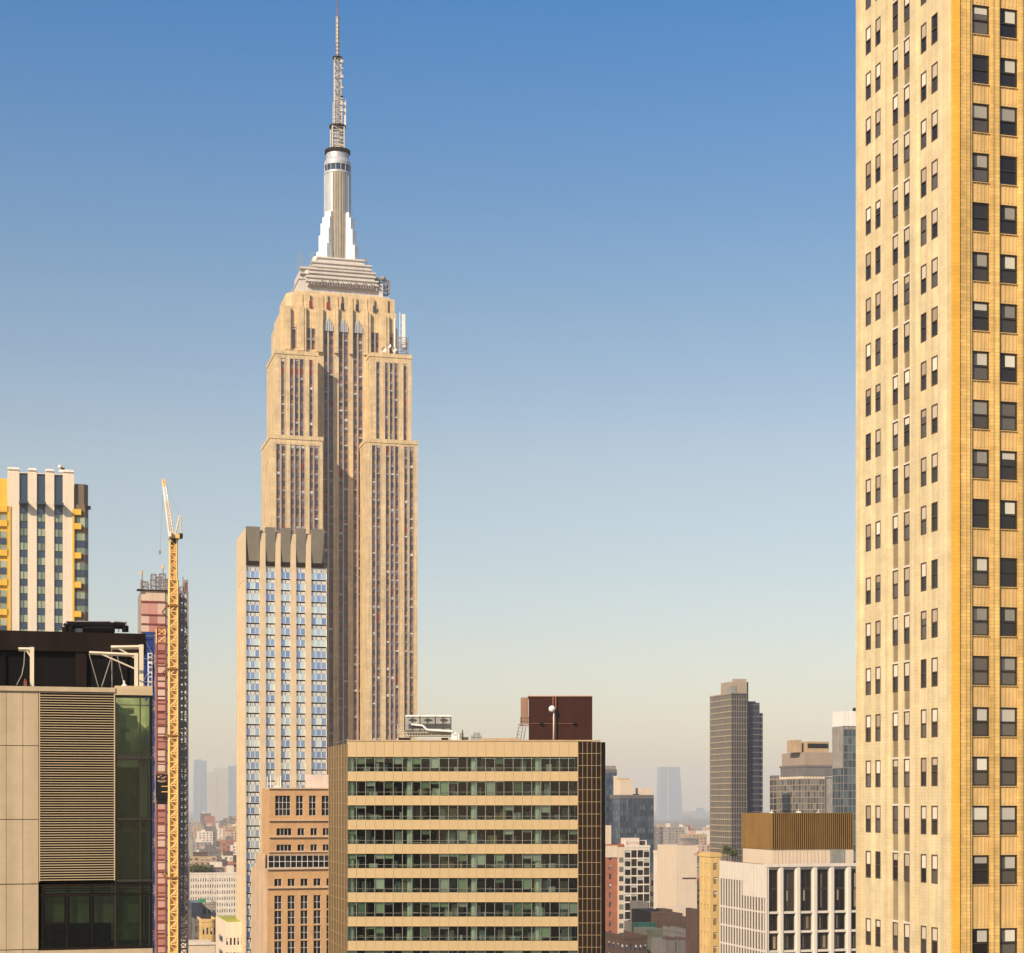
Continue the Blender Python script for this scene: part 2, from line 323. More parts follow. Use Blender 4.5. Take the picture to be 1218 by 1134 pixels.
# window makers: x along the wall, y inwards, z up; slots 0 frame, 1 glass, 2 blind
def win_sash(w, h, k, rec=.3, fr=.09, cross=True, panes=1, side=0.0):
    m = MB(); r = rec
    m.box(0, fr, r-.1, r, 0, h, 0); m.box(w-fr, w, r-.1, r, 0, h, 0); m.box(fr, w-fr, r-.1, r, 0, fr, 0); m.box(fr, w-fr, r-.1, r, h-fr, h, 0)
    if cross: m.box(fr, w-fr, r-.12, r-.01, h*.5-fr*.4, h*.5+fr*.4, 0)
    for i in range(1, panes): m.box(w*i/panes-fr*.35, w*i/panes+fr*.35, r-.11, r-.005, fr, h-fr, 0)
    m.poly([(fr,r-.03,fr),(w-fr,r-.03,fr),(w-fr,r-.03,h-fr),(fr,r-.03,h-fr)], 1)
    f = [0, .25, .45, .5, .0, .8][k % 6]
    if f: m.box(fr+.04+side*w*(k % 3)/2, w-fr-.04, r-.055, r-.04, h-fr-f*(h-2*fr), h-fr, 2, 'B')  # side narrows the blind to a pale strip painted as a reflection
    return m
def win_plain(w, h, k, rec=.3, fr=.0, **kw):
    m = MB(); m.poly([(0,rec,0),(w,rec,0),(w,rec,h),(0,rec,h)], 1)
    f = [0, .3, 0, .5, 0, .22][k % 6]
    if f: m.poly([(.02,rec-.04,h*(1-f)),(w-.02,rec-.04,h*(1-f)),(w-.02,rec-.04,h),(.02,rec-.04,h)], 2)
    return m
def win_grid(w, h, k, rec=.3, nx=2, nz=2, fr=.09):
    m = MB()
    for i in range(nx):
        for j in range(nz):
            m.poly([(w*i/nx,rec,h*j/nz),(w*(i+1)/nx,rec,h*j/nz),(w*(i+1)/nx,rec,h*(j+1)/nz),(w*i/nx,rec,h*(j+1)/nz)], 1)
    for i in range(nx + 1): x = w*i/nx; m.box(max(0,x-fr/2), min(w,x+fr/2), rec-.12, rec-.01, 0, h, 0)
    for j in range(nz + 1): z = h*j/nz; m.box(fr/2, w-fr/2, rec-.10, rec-.02, max(0,z-fr/2), min(h,z+fr/2), 0)
    return m
def inview(p, w, h):
    x, y, d = proj(*p); return -12 < x < 1230 and -25 < y - 0 and y - h*F/d < 1150 and d > 0
CACHE = {}
def split(mb, slot):
    o = MB()
    for f, m in zip(mb.f, mb.m):
        if m == slot: o.poly([mb.v[i] for i in f], 0)
    return o
def windows(root, pl, maker, mats, limit=100, deep=False, name='window', pick=None, key='', turn=0.0, **kw):
    """the nearest windows in view each become a part; the rest go into one part"""
    off = OFF[root.name]
    vis = [p for p in pl if turn or inview(p[0], p[2], p[3])]
    hid = [p for p in pl if not (turn or inview(p[0], p[2], p[3]))]
    vis.sort(key=lambda p: -p[3]*p[2] / max(1, p[0][1]) ** 2)
    rest = MB(); n = 0
    for i, p in enumerate(vis + hid):
        k = pick(i, p) if pick else random.randrange(6)
        mt = mats
        if isinstance(k, tuple): k, mt = k
        ck = (maker.__name__, key, round(p[2], 2), round(p[3], 2), k, tuple(x.name for x in mt), deep, tuple(sorted(kw.items())))
        if ck not in CACHE:
            g = maker(p[2], p[3], k, **kw)
            if deep: CACHE[ck] = (g, [(nm, split(g, s).mesh(nm, [mt[s]])) for s, nm in ((0, name), (1, 'pane'), (2, 'blind')) if s in g.m])
            else: CACHE[ck] = (g, [(name, g.mesh(name, mt))])
        g, parts = CACHE[ck]
        if i < min(limit, len(vis)):
            o = bpy.data.objects.new(name, parts[0][1]); SC.collection.objects.link(o); o.parent = root
            o.location = [p[0][j] - off[j] for j in range(3)]; o.rotation_euler = (0, 0, p[1])
            for nm, me in parts[1:]:
                c = bpy.data.objects.new(nm, me); SC.collection.objects.link(c); c.parent = o
        elif len(mt) == len(mats) and mt is mats:
            rest.add(g, p[0], p[1]); n += 1
        else:
            rest.add(g, p[0], p[1]); n += 1
    if n: rest.build('windows_beyond', mats, root, kind='stuff')
def fu(pxs, Y, px0):      # pixel pairs -> (u0,u1) along a front face starting at px0
    return [(X(a, Y) - X(px0, Y), X(b, Y) - X(px0, Y)) for a, b in pxs]
def even(W, n, frac, m0=0.0):
    s = (W - 2*m0) / n; return [(m0 + s*(i + .5 - frac/2), m0 + s*(i + .5 + frac/2)) for i in range(n)]
def floors(ztop, zlow, storey, frac, head=1.0):
    out = []; z = ztop - head
    while z - storey*frac > zlow: out.append((z - storey*frac, z)); z -= storey
    return out
def shell(mb, x0, x1, y0, y1, z0, z1, skip='', m=0): mb.box(x0, x1, y0, y1, z0, z1, m, skip + 'D')

ZERO = -0.0
# ================================================================== THE SETTING
g = MB(); g.box(-9000, 21000, -2000, 21000, -3, 0); g.build('ground', M['ground'], None, (0,0,0), kind='structure')
g = MB()
for xx in (-115, 165, 440): g.box(xx, xx + 18, 20, 9000, -1, .02)
g.build('avenues', M['asphalt'], None, (0,0,0), kind='structure')

# ================================================================== THE TALL ART DECO SKYSCRAPER
def skyscraper():
    Y2, Y1, Yc = 732.0, 737.6, 746.0
    x_mid = X(402, 760)
    R = thing('art_deco_skyscraper', 'tallest tan stone art deco skyscraper with setbacks, silver mast and antenna spire', 'skyscraper', (x_mid, 755, 0))
    zz = lambda py, px=402, Y=746: Z(py, px, Y)
    wall = MB(); pl = []; strips = []; D2 = 28
    storey = 3.74
    def wing(px0, px1, Yf, topy, tpx, pairs, headpy, zlow, depth, sidecols):
        x0, x1 = X(px0, Yf), X(px1, Yf); zt = Z(topy, tpx, Yf); zh = Z(headpy, tpx, Yf)
        cols = fu(pairs, Yf, px0); ch = facade(wall, (x0, Yf), (1,0), x1-x0, 0 if zlow is None else zlow, zt, cols, [(100, zh)] if zlow is None else [(zlow+.1, zh)], .5)
        strips.extend(ch)
        sc = even(depth, sidecols, .34, 1.5)
        z0 = 0 if zlow is None else zlow
        ch = facade(wall, (x0, Yf+depth), (0,-1), depth, z0, zt, sc, [(max(z0+.1,100), zh)], .5); strips.extend(ch)
        wall.box(x0, x1, Yf, Yf+depth, z0, zt, 0, 'DFLT')
        wall.poly([(x0,Yf,zt),(x1,Yf,zt),(x1,Yf+depth,zt),(x0,Yf+depth,zt)])
        # low parapet on the setback
        wall.box(x0-.25, x1+.25, Yf-.25, Yf+.6, zt-.9, zt+.7); wall.box(x0-.25, x0+.5, Yf+.62, Yf+depth, zt-.9, zt+.7)
        return zt
    z2 = Z(522, 350, Y2)
    wing(321, 384, Y2, 520, 345, [(328.8,333),(334.9,339.2),(345.6,349.7),(351.3,355.8),(357.8,362.3),(368.4,372.4),(374,378.7)], 529, None, D2, 5)
    wing(435, 496.7, Y2, 525, 465, [(442.6,446.5),(447.9,452.1),(459.2,462.9),(464.7,468.4),(470.2,474),(481.1,484.6),(487.2,491.3)], 531, None, D2, 5)
    zt2 = Z(524, 402, Y2) - 1.5
    wing(327.4, 378, Y1, 419.5, 350, [(334.5,338.1),(345,348.7),(350.9,354.8),(356.8,360.9),(368,371.8)], 427, zt2-4, D2, 5)
    wing(440, 489.6, Y1, 423, 465, [(447.7,451.1),(458.2,461.5),(463.9,467.1),(469.2,473),(480.1,483.6)], 432, zt2-4, D2, 5)
    # the recessed middle and the stepped crown
    A0, A1 = 337, 471
    x0, x1 = X(A0, Yc), X(A1, Yc); zt = zz(368)
    mid = [(385.4,389.6),(391.4,396.2),(403.1,407.6),(409.1,413.8),(420.3,424.6),(426.4,431)]
    low = (zz(900), zz(393))
    cols = [(a, b, [low]) for a, b in fu(mid, Yc, A0)]
    cols += [(a, b, [(zz(418), zz(393))]) for a, b in fu([(347.5,351.8),(365.3,369.2),(370.8,374.6),(441.6,445.4),(446.6,450.4),(463.4,467.4)], Yc, A0)]
    strips += facade(wall, (x0, Yc), (1,0), x1-x0, 60, zt, cols, [], .5)
    wall.box(x0, x1, Yc, 776, 60, zt, 0, 'DF')
    # outer shoulder, lower
    s0, s1 = X(331.5, 749), X(472.6, 749); wall.box(s0, s1, 749, 773, 200, zz(386, 402, 749))
    wall.prism([(X(334,747.5),747.5),(X(338,747.5),747.5),(X(338,747.5),770),(X(334,747.5),770)], 200, zz(377))
    # upper drum with vertical grooves
    a0, a1 = X(341.6, 748), X(469.2, 748); ztt = zz(351, 402, 748)
    wall.prism([(a0+2.2,748.6),(a1-1,748.6),(a1,750.5),(a1,772),(a0,772),(a0,751.5)], zt-1, ztt)
    gr = [341.6, 347, 360.6, 368.6, 385.4, 389.7, 402.6, 406.2, 420.2, 423.8, 437.6, 444.9, 447.2, 461, 463.2, 469.2]
    for i in range(1, 15):
        if i % 2 == 0: wall.box(X(gr[i]+.5,748), X(gr[i+1]-.5,748), 746.6, 748.7, zt-1, ztt-.01-.3*(i % 3))
        else: (wall.box(X(gr[i]+.8,748), X(gr[i+1]-.8,748), 747.8, 748.5, zt-1, ztt-.5) if gr[i+1]-gr[i] > 6 else None)
    wall.box(a0+3, a1-2, 748.9, 749.6, ztt-.5, ztt+.8)
    # buttress piers running up between the bays
    for p0, p1, t in [(338.5,345,370),(353.5,361,369),(361.8,363.6,369),(375.5,383.6,369),(397.6,401.8,366),(415,419,366),(432.4,437.4,367),(438.2,440.2,370),(451.8,459,371),(459.8,462.3,372)]:
        wall.box(X(p0,Yc), X(p1,Yc), Yc-1.5, Yc+.3, zz(421), zz(t))
    wall.build('wall', M['limestone'], R)
    # strips of spandrel and window in every bay
    sp = MB(); mu = MB(); pl = []
    for (p, ang, w_, h_) in strips:
        U = (cos(ang), sin(ang)); I = (-U[1], U[0]); P = lambda u, v, d: (p[0]+U[0]*u+I[0]*d, p[1]+U[1]*u+I[1]*d, p[2]+v)
        sp.poly([P(0,0,.5), P(w_,0,.5), P(w_,h_,.5), P(0,h_,.5)])
        if ang > -.1:
            for u in (-.28, w_-.02):
                q = MB(); q.box(u+.05, u+.25, -.12, .1, 0, h_+.6); mu.add(q, p, ang)
        n = int(h_ / storey); top = p[2] + h_
        for i in range(n + 1):
            zt_ = top - .25 - i*storey; hh = 2.05
            if zt_ - hh < p[2]: break
            q = P(0.04, zt_ - hh - p[2], 0); a, b, d = proj(*q)
            if b > 905 or (b > 655 and a < 380 and a > 296): continue
            if ang < -.1 and b > 655: continue
            pl.append((q, ang, w_ - .08, hh))
    pieces(sp, 'spandrel_strip', M['spandrel_alu'], R); pieces(mu, 'mullion', M['steel'], R)
    mats = [M['steel'], M['g_mauve'], M['blind_dim']]; red = [M['steel'], M['blind_red'], M['blind_red']]
    def pick(i, p):
        x, y, d = proj(*p[0])
        if ang0(p) and (434 < y < 446 and x < 384) : return (0, red)
        if ang0(p) and random.random() < .018: return (0, red)
        return random.choice([0,0,1,2,3,5,4,0])
    def ang0(p): return p[1] > -.1
    redpl = [p for p in pl if ang0(p) and ((434 < proj(*p[0])[1] < 447 and proj(*p[0])[0] < 376) or random.random() < .02)]
    pl = [p for p in pl if p not in redpl]
    rm = MB()
    for p in redpl[:60]:
        q = win_plain(p[2], p[3], 0, rec=.3); rm.add(q, p[0], p[1])
    windows(R, pl, win_plain, mats, limit=88, rec=.30, pick=lambda i, p: random.choice([0,0,1,2,3,5,4,0]))
    for i, p in enumerate(redpl[:12]):
        o = win_plain(p[2], p[3], 0, rec=.28); q = MB(); q.add(o, p[0], p[1]); e = q.build('window', [M['steel'], M['blind_red']], R); e['label'] = 'dark red window'
    q = MB()
    for p in redpl[12:]: q.add(win_plain(p[2], p[3], 0, rec=.28), p[0], p[1])
    if q.v: q.build('windows_beyond', [M['steel'], M['blind_red']], R, kind='stuff', label='dark red windows')
    # small square openings high on the crown
    q = MB()
    for px_, r_ in [(369,1),(389.6,1),(406.6,0),(424.2,0),(444.7,0)]:
        e = MB(); e.box(X(px_-1.8,747), X(px_+1.8,747), 745.35, 745.9, zz(368.5), zz(361)); e.build('crown_window', M['blind_red' if r_ else 'g_dark'], R)
    # pointed silver heads over the three middle bays
    for c in (390.6, 408.4, 425.6):
        e = MB()
        for dx, t, ww in [(-4.6,386,1.6),(-2.6,381.5,1.6),(0,377.5,2.2),(2.6,381.5,1.6),(4.6,386,1.6)]:
            a, b = X(c+dx-ww/2, Yc), X(c+dx+ww/2, Yc)
            zb, zm = zz(395), zz(t+2.5); e.box(a, b, Yc-.45, Yc+.1, zb, zm, 0, 'T')
            e.poly([(a,Yc-.45,zm),(b,Yc-.45,zm),((a+b)/2,Yc-.2,zz(t))]); e.poly([(a,Yc-.45,zm),((a+b)/2,Yc-.2,zz(t)),(a,Yc+.1,zm)]); e.poly([(b,Yc-.45,zm),(b,Yc+.1,zm),((a+b)/2,Yc-.2,zz(t))])
        e.build('bay_finial', M['mast_metal'], R)
    # tiers under the mast
    cx, cy = X(401.5, 760), 760.0; K = dep(cx, cy) / F; ZZ = lambda py: CH + (HY-py)*K
    dk = MB()
    dk.box(cx-50*K, cx+49*K, cy-11, cy+11, ZZ(360), ZZ(343)); dk.box(cx-51*K, cx+34*K, cy-11.4, cy+11.4, ZZ(344.4), ZZ(343))
    dk.prism([(cx-48*K,cy-9),(cx-42*K,cy-11.6),(cx-30*K,cy-11.6),(cx-30*K,cy+9),(cx-48*K,cy+9)], ZZ(345), ZZ(331))
    dk.box(cx-49*K, cx-29*K, cy-12, cy-9.2, ZZ(332.4), ZZ(330.4)); dk.box(cx-49*K, cx-29*K, cy-12, cy-9.2, ZZ(338.6), ZZ(337.4))
    prev = 352
    for hw, ty in [(43,341),(40,331.5),(35.5,322.5),(28,314.5)]:
        hd = min(hw*K*.9, 12.6); dk.box(cx-hw*K+.6, cx+hw*K-.6, cy-hd+.6, cy+hd-.6, ZZ(prev), ZZ(ty))
        for t2 in (ty, ty+4.6): dk.box(cx-hw*K, cx+hw*K, cy-hd, cy+hd, ZZ(t2+1.7), ZZ(t2)+.02)
        prev = ty + .5
    dk.build('mast_base', M['cream_metal'], R)
    cl = MB()
    for i in range(26): cl.box(cx-40*K+i*3.05*K, cx-40*K+i*3.05*K+random.uniform(.25,.6), cy-12.9, cy-12.2, ZZ(351.5), ZZ(random.uniform(344,348)))
    cl.box(cx-42*K, cx+40*K, cy-12.22, cy-12.1, ZZ(349), ZZ(348.2)); cl.build('deck_railing', M['grey_frame'], R)
    # the mooring mast
    ma = MB(); r = 15.6*K; n = 32
    ma.lathe(cx, cy, [(r, ZZ(316)), (r, ZZ(210)), (r*1.04, ZZ(209.6)), (r*1.04, ZZ(207)), (r*.96, ZZ(206.8))], n)
    for i in range(32):
        a = 2*pi*i/32; c, s = cos(a), sin(a)
        if abs((a - 1.5*pi)) < .42 or i % 2 == 0:
            ma.tube((cx+c*r, cy+s*r, ZZ(316)), (cx+c*r, cy+s*r, ZZ(208)), .22, 4)
    ma.lathe(cx, cy, [(r*1.02, ZZ(199.4)), (r*1.03, ZZ(196)), (r*.98, ZZ(193.5)), (r*.86, ZZ(191)), (r*.86, ZZ(184.5)), (r*.5, ZZ(184.2))], n)
    ma.build('mooring_mast', M['mast_metal'], R)
    gl = MB(); gl.lathe(cx, cy, [(r*.97, ZZ(207)), (r*.98, ZZ(199.2)), (r*.9, ZZ(199.2))], n)
    gl.build('lantern_glass', M['g_navy'], R)
    e = MB()
    for i in range(16): a = 2*pi*i/16+.1; e.tube((cx+cos(a)*r*.98, cy+sin(a)*r*.98, ZZ(207)), (cx+cos(a)*r, cy+sin(a)*r, ZZ(199.2)), .16, 4)
    e.build('lantern_mullion', M['steel'], R)
    st = MB()
    for a in (-.48, -.29, -.10, .09, .28):
        t = 1.5*pi + a; st.tube((cx+cos(t)*(r+.02), cy+sin(t)*(r+.02), ZZ(312)), (cx+cos(t)*(r+.02), cy+sin(t)*(r+.02), ZZ(209)), .38, 4)
    st.build('mast_window_strip', M['olive'], R)
    rg = MB(); rg.lathe(cx, cy, [(r*.6, ZZ(184.2)), (r*.98, ZZ(183.4)), (r*.98, ZZ(180.2)), (r*.4, ZZ(179.6))], 24); rg.build('upper_ring', M['brown_dark'], R)
    for a in (-.25*pi, -.75*pi, .25*pi, .75*pi):
        wg = MB(); 
        for rad, ty in [(26,297),(23,278),(20.5,264),(18,257)]:
            rr = rad*K*1.06; wg.box(0, rr, -1.7+ (30-rad)*.02, 1.7-(30-rad)*.02, ZZ(316), ZZ(ty))
        q = MB(); q.add(wg, (cx, cy, 0), a); q.build('mast_wing', M['wing_white'], R)
    # antenna
    an = MB(); an.lattice(cx-7*K, cx+7*K, cy-7*K, cy+7*K, ZZ(179.6), ZZ(153), 1.6, .24, 0); an.lathe(cx, cy, [(3.6*K, ZZ(180)), (3.6*K, ZZ(153))], 8)
    an.lathe(cx, cy, [(6*K, ZZ(180)), (8*K, ZZ(177.5)), (5.6*K, ZZ(175.5))], 12)
    an.lattice(cx-4.3*K, cx+4.7*K, cy-4.4*K, cy+4.4*K, ZZ(150), ZZ(121), 1.5, .2, 0); an.lattice(cx-3.4*K, cx+3.9*K, cy-3.4*K, cy+3.4*K, ZZ(121), ZZ(70), 1.7, .17, 0)
    an.lathe(cx, cy, [(1.7*K, ZZ(150)), (1.5*K, ZZ(70))], 8)
    for i in range(16):
        z = ZZ(random.uniform(75,145)); s = random.choice((-1,1)); an.box(cx+s*3.2*K-.25, cx+s*5.2*K+.25, cy-4.2*K-.5, cy-4*K+.2, z, z+random.uniform(.5,1.4))
    an.build('antenna_lattice', M['cream_metal'], R)
    e = MB(); e.lathe(cx, cy, [(5*K, ZZ(154)), (9.8*K, ZZ(152.6)), (10*K, ZZ(150.4)), (3*K, ZZ(149.6))], 16); e.lathe(cx, cy, [(3*K, ZZ(70.4)), (6*K, ZZ(69.8)), (6*K, ZZ(68.6)), (1.5*K, ZZ(68))], 12); e.build('antenna_platform', M['brown_dark'], R)
    e = MB(); e.tube((cx,cy,ZZ(69)), (cx,cy,ZZ(50)), 1.9*K, 8); e.tube((cx,cy,ZZ(51)), (cx,cy,ZZ(22)), 2.2*K, 8); e.tube((cx,cy,ZZ(22)), (cx,cy,ZZ(21)), 2.6*K, 8); e.tube((cx,cy,ZZ(38)), (cx,cy,ZZ(37)), 2.6*K, 8); e.tube((cx,cy,ZZ(52)), (cx,cy,ZZ(50.5)), 2.8*K, 8)
    for k in range(9): e.tube((cx,cy,ZZ(66-k*4.6)), (cx,cy,ZZ(65-k*4.6)), 2.5*K, 6, 1)
    e.build('antenna_pole', [M['unit'], M['rust2']], R)
    e = MB(); e.tube((cx,cy,ZZ(21)), (cx,cy,ZZ(-4)), .95*K, 6, 0, .5*K); e.build('antenna_tip', M['red_frame'], R)
    e = MB(); e.box(cx+7*K, cx+9.6*K, cy-1, cy-.5, ZZ(149), ZZ(118.5)); e.build('antenna_panel', M['white'], R)
    # equipment on the setbacks, each a thing of its own
    def dish(px, py, Yq, r, label):
        e = MB(); x, z = X(px, Yq), Z(py, px, Yq); prof = [(.05,-.35*r),(.5*r,-.25*r),(.85*r,.0),(r,.3*r)]
        k = len(e.v); nn = 14
        for rr, dd in prof:
            for i in range(nn): e.v.append((x+rr*cos(2*pi*i/nn), Yq-dd, z+rr*sin(2*pi*i/nn)))
        for j in range(3):
            for i in range(nn): e.f.append((k+j*nn+i, k+j*nn+(i+1)%nn, k+(j+1)*nn+(i+1)%nn, k+(j+1)*nn+i)); e.m.append(0)
        e.tube((x,Yq,z-.2*r), (x,Yq+.5,z-1.9*r), .18, 6); e.tube((x,Yq,z), (x,Yq-.8*r,z), .08, 4)
        single('satellite_dish', e, M['white'], label, 'satellite dish')
    dish(456.5, 416, 741, 1.15, 'leftmost white dish on the right setback below the crown')
    dish(462.5, 411.5, 741.6, .95, 'highest white dish on the right setback below the crown')
    dish(468.5, 416, 741.3, 1.05, 'rightmost white dish on the right setback below the crown')
    e = MB(); e.ball((X(375.5,756), 756, Z(309.5,375.5,756)), 1.6); e.tube((X(375.5,756),756,ZZ(316)), (X(375.5,756),756,ZZ(312)), .5, 6); e.smooth = True
    single('radome', e, M['white'], 'white ball shaped radome left of the silver mast foot', 'radome')
    e = MB(); x = X(479.5, 745); e.box(x-.5, x+.9, 744.6, 745.4, Z(414,479,745), Z(374,479,745)); e.tube((x-1.4,745,Z(421,479,745)), (x-1.4,745,Z(372,479,745)), .16, 4)
    for k in range(6): e.tube((x-1.5,745,Z(376+k*8,479,745)), (x,745,Z(376+k*8,479,745)), .12, 4)
    e.tube((x-3.6,745,Z(421,479,745)), (x-3.6,745,Z(380,479,745)), .35, 4)
    single('panel_antenna', e, M['white'], 'tall white panel antenna standing at the right edge of the crown', 'antenna')
    e = MB(); x = X(480, 744); e.lattice(x-3, x+1.6, 742.5, 745.5, Z(423.4,465,740)+.7, Z(403,480,744), 1.8, .13)
    single('steel_rack', e, M['grey_frame'], 'small steel lattice on the upper right setback below panel antenna', 'steel frame')
    e = MB()
    x = X(453, 752); e.lattice(x-2.6, x+3.4, 750.5, 754, ZZ(352), ZZ(337), 1.6, .22); e.ball((x+.8,750.6,ZZ(335)), 1.2); e.box(x-3.2, x-.6, 750.8, 753, ZZ(341), ZZ(334))
    single('antenna_cluster', e, M['grey_frame'], 'dark cluster of aerials right of the pale mast tiers', 'antenna')
    e = MB()
    for i in range(7): x = X(354+i*3.1+random.uniform(-1,1), 750); e.tube((x,750,ZZ(336)), (x,750,ZZ(random.uniform(308,326))), .13, 4)
    single('whip_aerials', e, M['cable'], 'thin whip aerials standing on left side of the mast tiers', 'aerial')
    e = MB()
    for px_, t in ((429,312),(436,311),(439,322)): x = X(px_,752); e.tube((x,752,ZZ(326)), (x,752,ZZ(t)), .16, 4); e.box(x-.5, x+.5, 751.6, 752.4, ZZ(t+5), ZZ(t+2))
    single('whip_aerials', e, M['grey_frame'], 'dark short aerials standing on right side of the mast tiers', 'aerial')
skyscraper()

# ================================================================== YELLOW BRICK TOWER AT THE RIGHT
def brick_tower():
    Yf = Yd(125, 1131); xc = X(1131, Yf); yb = Yat(1019, xc); dc = dep(X(1167, Yf), Yf)
    z = lambda py: CH + (HY - py) * dc / F
    tops = [-113,-54,5,64,122,181,240,299,358,417,475,534,593,662,721,780,841,900,958.5,1017.5,1105]
    rows = sorted((z(t+35), z(t)) for t in tops); zt = z(-190); xr = X(1300, Yf)
    R = thing('brick_tower', 'tall yellow brick office tower filling the right edge of the photo', 'office tower', ((xc+xr)/2, (Yf+yb)/2, 0))
    wa = MB()
    # front: recessed window channels
    cf = fu([(1156.3,1178.6),(1189.6,1212)], Yf, 1131) + [(X(1223,Yf)-xc, X(1245,Yf)-xc), (X(1257,Yf)-xc, X(1279,Yf)-xc)]
    ch = facade(wa, (xc, Yf), (1,0), xr-xc, 0, zt, cf, [(40, zt-3)], .32)
    D = yb - Yf
    def su(a, b): return (yb - Yat(a, xc), yb - Yat(b, xc))
    plain = [su(1029.8,1036), su(1041.4,1047.4), su(1095.3,1102), su(1108,1115.4)]
    chan = [su(1061.6,1068.2), su(1075,1082)]
    cols = [(a, b, rows) for a, b in plain] + [(a, b, [(40, zt-3)]) for a, b in chan]
    holes = facade(wa, (xc, yb), (0,-1), D, 0, zt, cols, rows, .10, 1)
    pl = [h for h in holes if h[3] < 5]; ch2 = [h for h in holes if h[3] > 5]
    wa.box(xc, xr, Yf, yb, 0, zt, 0, 'DFL')
    # pilasters and narrow ribs standing proud
    for a, b, pr in [(1019.6,1025.5,.12),(1050.5,1057.5,.14),(1085.5,1091.5,.14),(1118.5,1124.5,.10),(1037.6,1039.6,.07),(1104.2,1106,.07)]:
        wa.box(xc-pr, xc+.05, Yat(b, xc), Yat(a, xc), 0, zt-1, 1)
    for a, b, pr in [(1143,1149,.08),(1150.5,1153,.13),(1179.8,1181.6,.07),(1186.6,1188.4,.07),(1213.5,1216,.1)]:
        wa.box(X(a,Yf), X(b,Yf), Yf-pr, Yf+.05, 0, zt-1)
    wa.build('wall', [M['ybrick'], M['ycream']], R)
    cp = MB(); cp.box(xc+.02, X(1140.5,Yf), Yf-.16, Yf-.003, 0, zt-.5); cp.build('corner_pier', M['obrick'], R)
    # spandrels in the channels
    sfs = []
    for (p, ang, w_, h_) in ch:
        prev = p[2]
        for a, b in rows + [(zt-3, zt-3)]:
            if a > prev: 
                sf = MB(); sfs.append(sf); sf.box(p[0], p[0]+w_, Yf+.18, Yf+.31, prev, a-.0)
                for k in range(5): sf.box(p[0]+w_*(k+.5)/5-.03, p[0]+w_*(k+.5)/5+.03, Yf+.14, Yf+.18, prev+.15, a-.1)
                sf.box(p[0]-.0, p[0]+w_, Yf+.08, Yf+.18, a-.05, a)
            prev = b
        for a, b in rows: pl.append(((p[0], Yf+.10, a), 0, w_, b-a))
    for sf in sfs[:100]: sf.build('front_spandrel', M['tspandrel'], R)
    sss = []; si = MB()
    for (p, ang, w_, h_) in ch2:
        prev = p[2]
        for a, b in rows + [(zt-3, zt-3)]:
            if a > prev:
                ss = MB(); sss.append(ss); ss.box(xc+.07, xc+.21, p[1]-w_, p[1], prev, a); ss.box(xc+.04, xc+.07, p[1]-w_*.55, p[1]-w_*.45, prev, a-.1)
                si.box(xc-.03, xc+.12, p[1]-w_-.02, p[1]+.02, prev-.02, prev+.12)
            prev = b
        for a, b in rows: pl.append(((xc+.02, p[1], a), -pi/2, w_, b-a))
    
    for ss in sss: ss.build('side_spandrel', M['olive'], R)
    pieces(si, 'side_lintel', M['white_stone'], R)
    mats = [M['frame_dark'], M['g_brown'], M['blind_r']]  # grey blinds that also paint pale reflections on the front panes
    front = [p for p in pl if p[1] == 0]; side = [p for p in pl if p[1] != 0]
    windows(R, front, win_sash, mats, limit=40, deep=True, rec=.26, fr=.12, side=.28, pick=lambda i, p: random.choice([0,2,1,3,2,2,3,0]))
    sm = [M['frame_brown'], M['g_brown'], M['blind_tan2']]
    windows(R, side, win_sash, sm, limit=60, deep=True, rec=.085, fr=.085, pick=lambda i, p: random.choice([0,2,3,2,3,3,2,1]))
    # one green box behind a window, low on the narrow pair by the corner
    e = MB(); yy = Yat(1113.5, xc); e.box(xc+.06, xc+.13, yy-.28, yy+.2, Z(699,1131,Yf)*1.0+1.6, Z(699,1131,Yf)+2.1); single('green_box', e, M['green_bright'], 'small bright green box in a narrow side window of brick tower', 'box')
brick_tower()

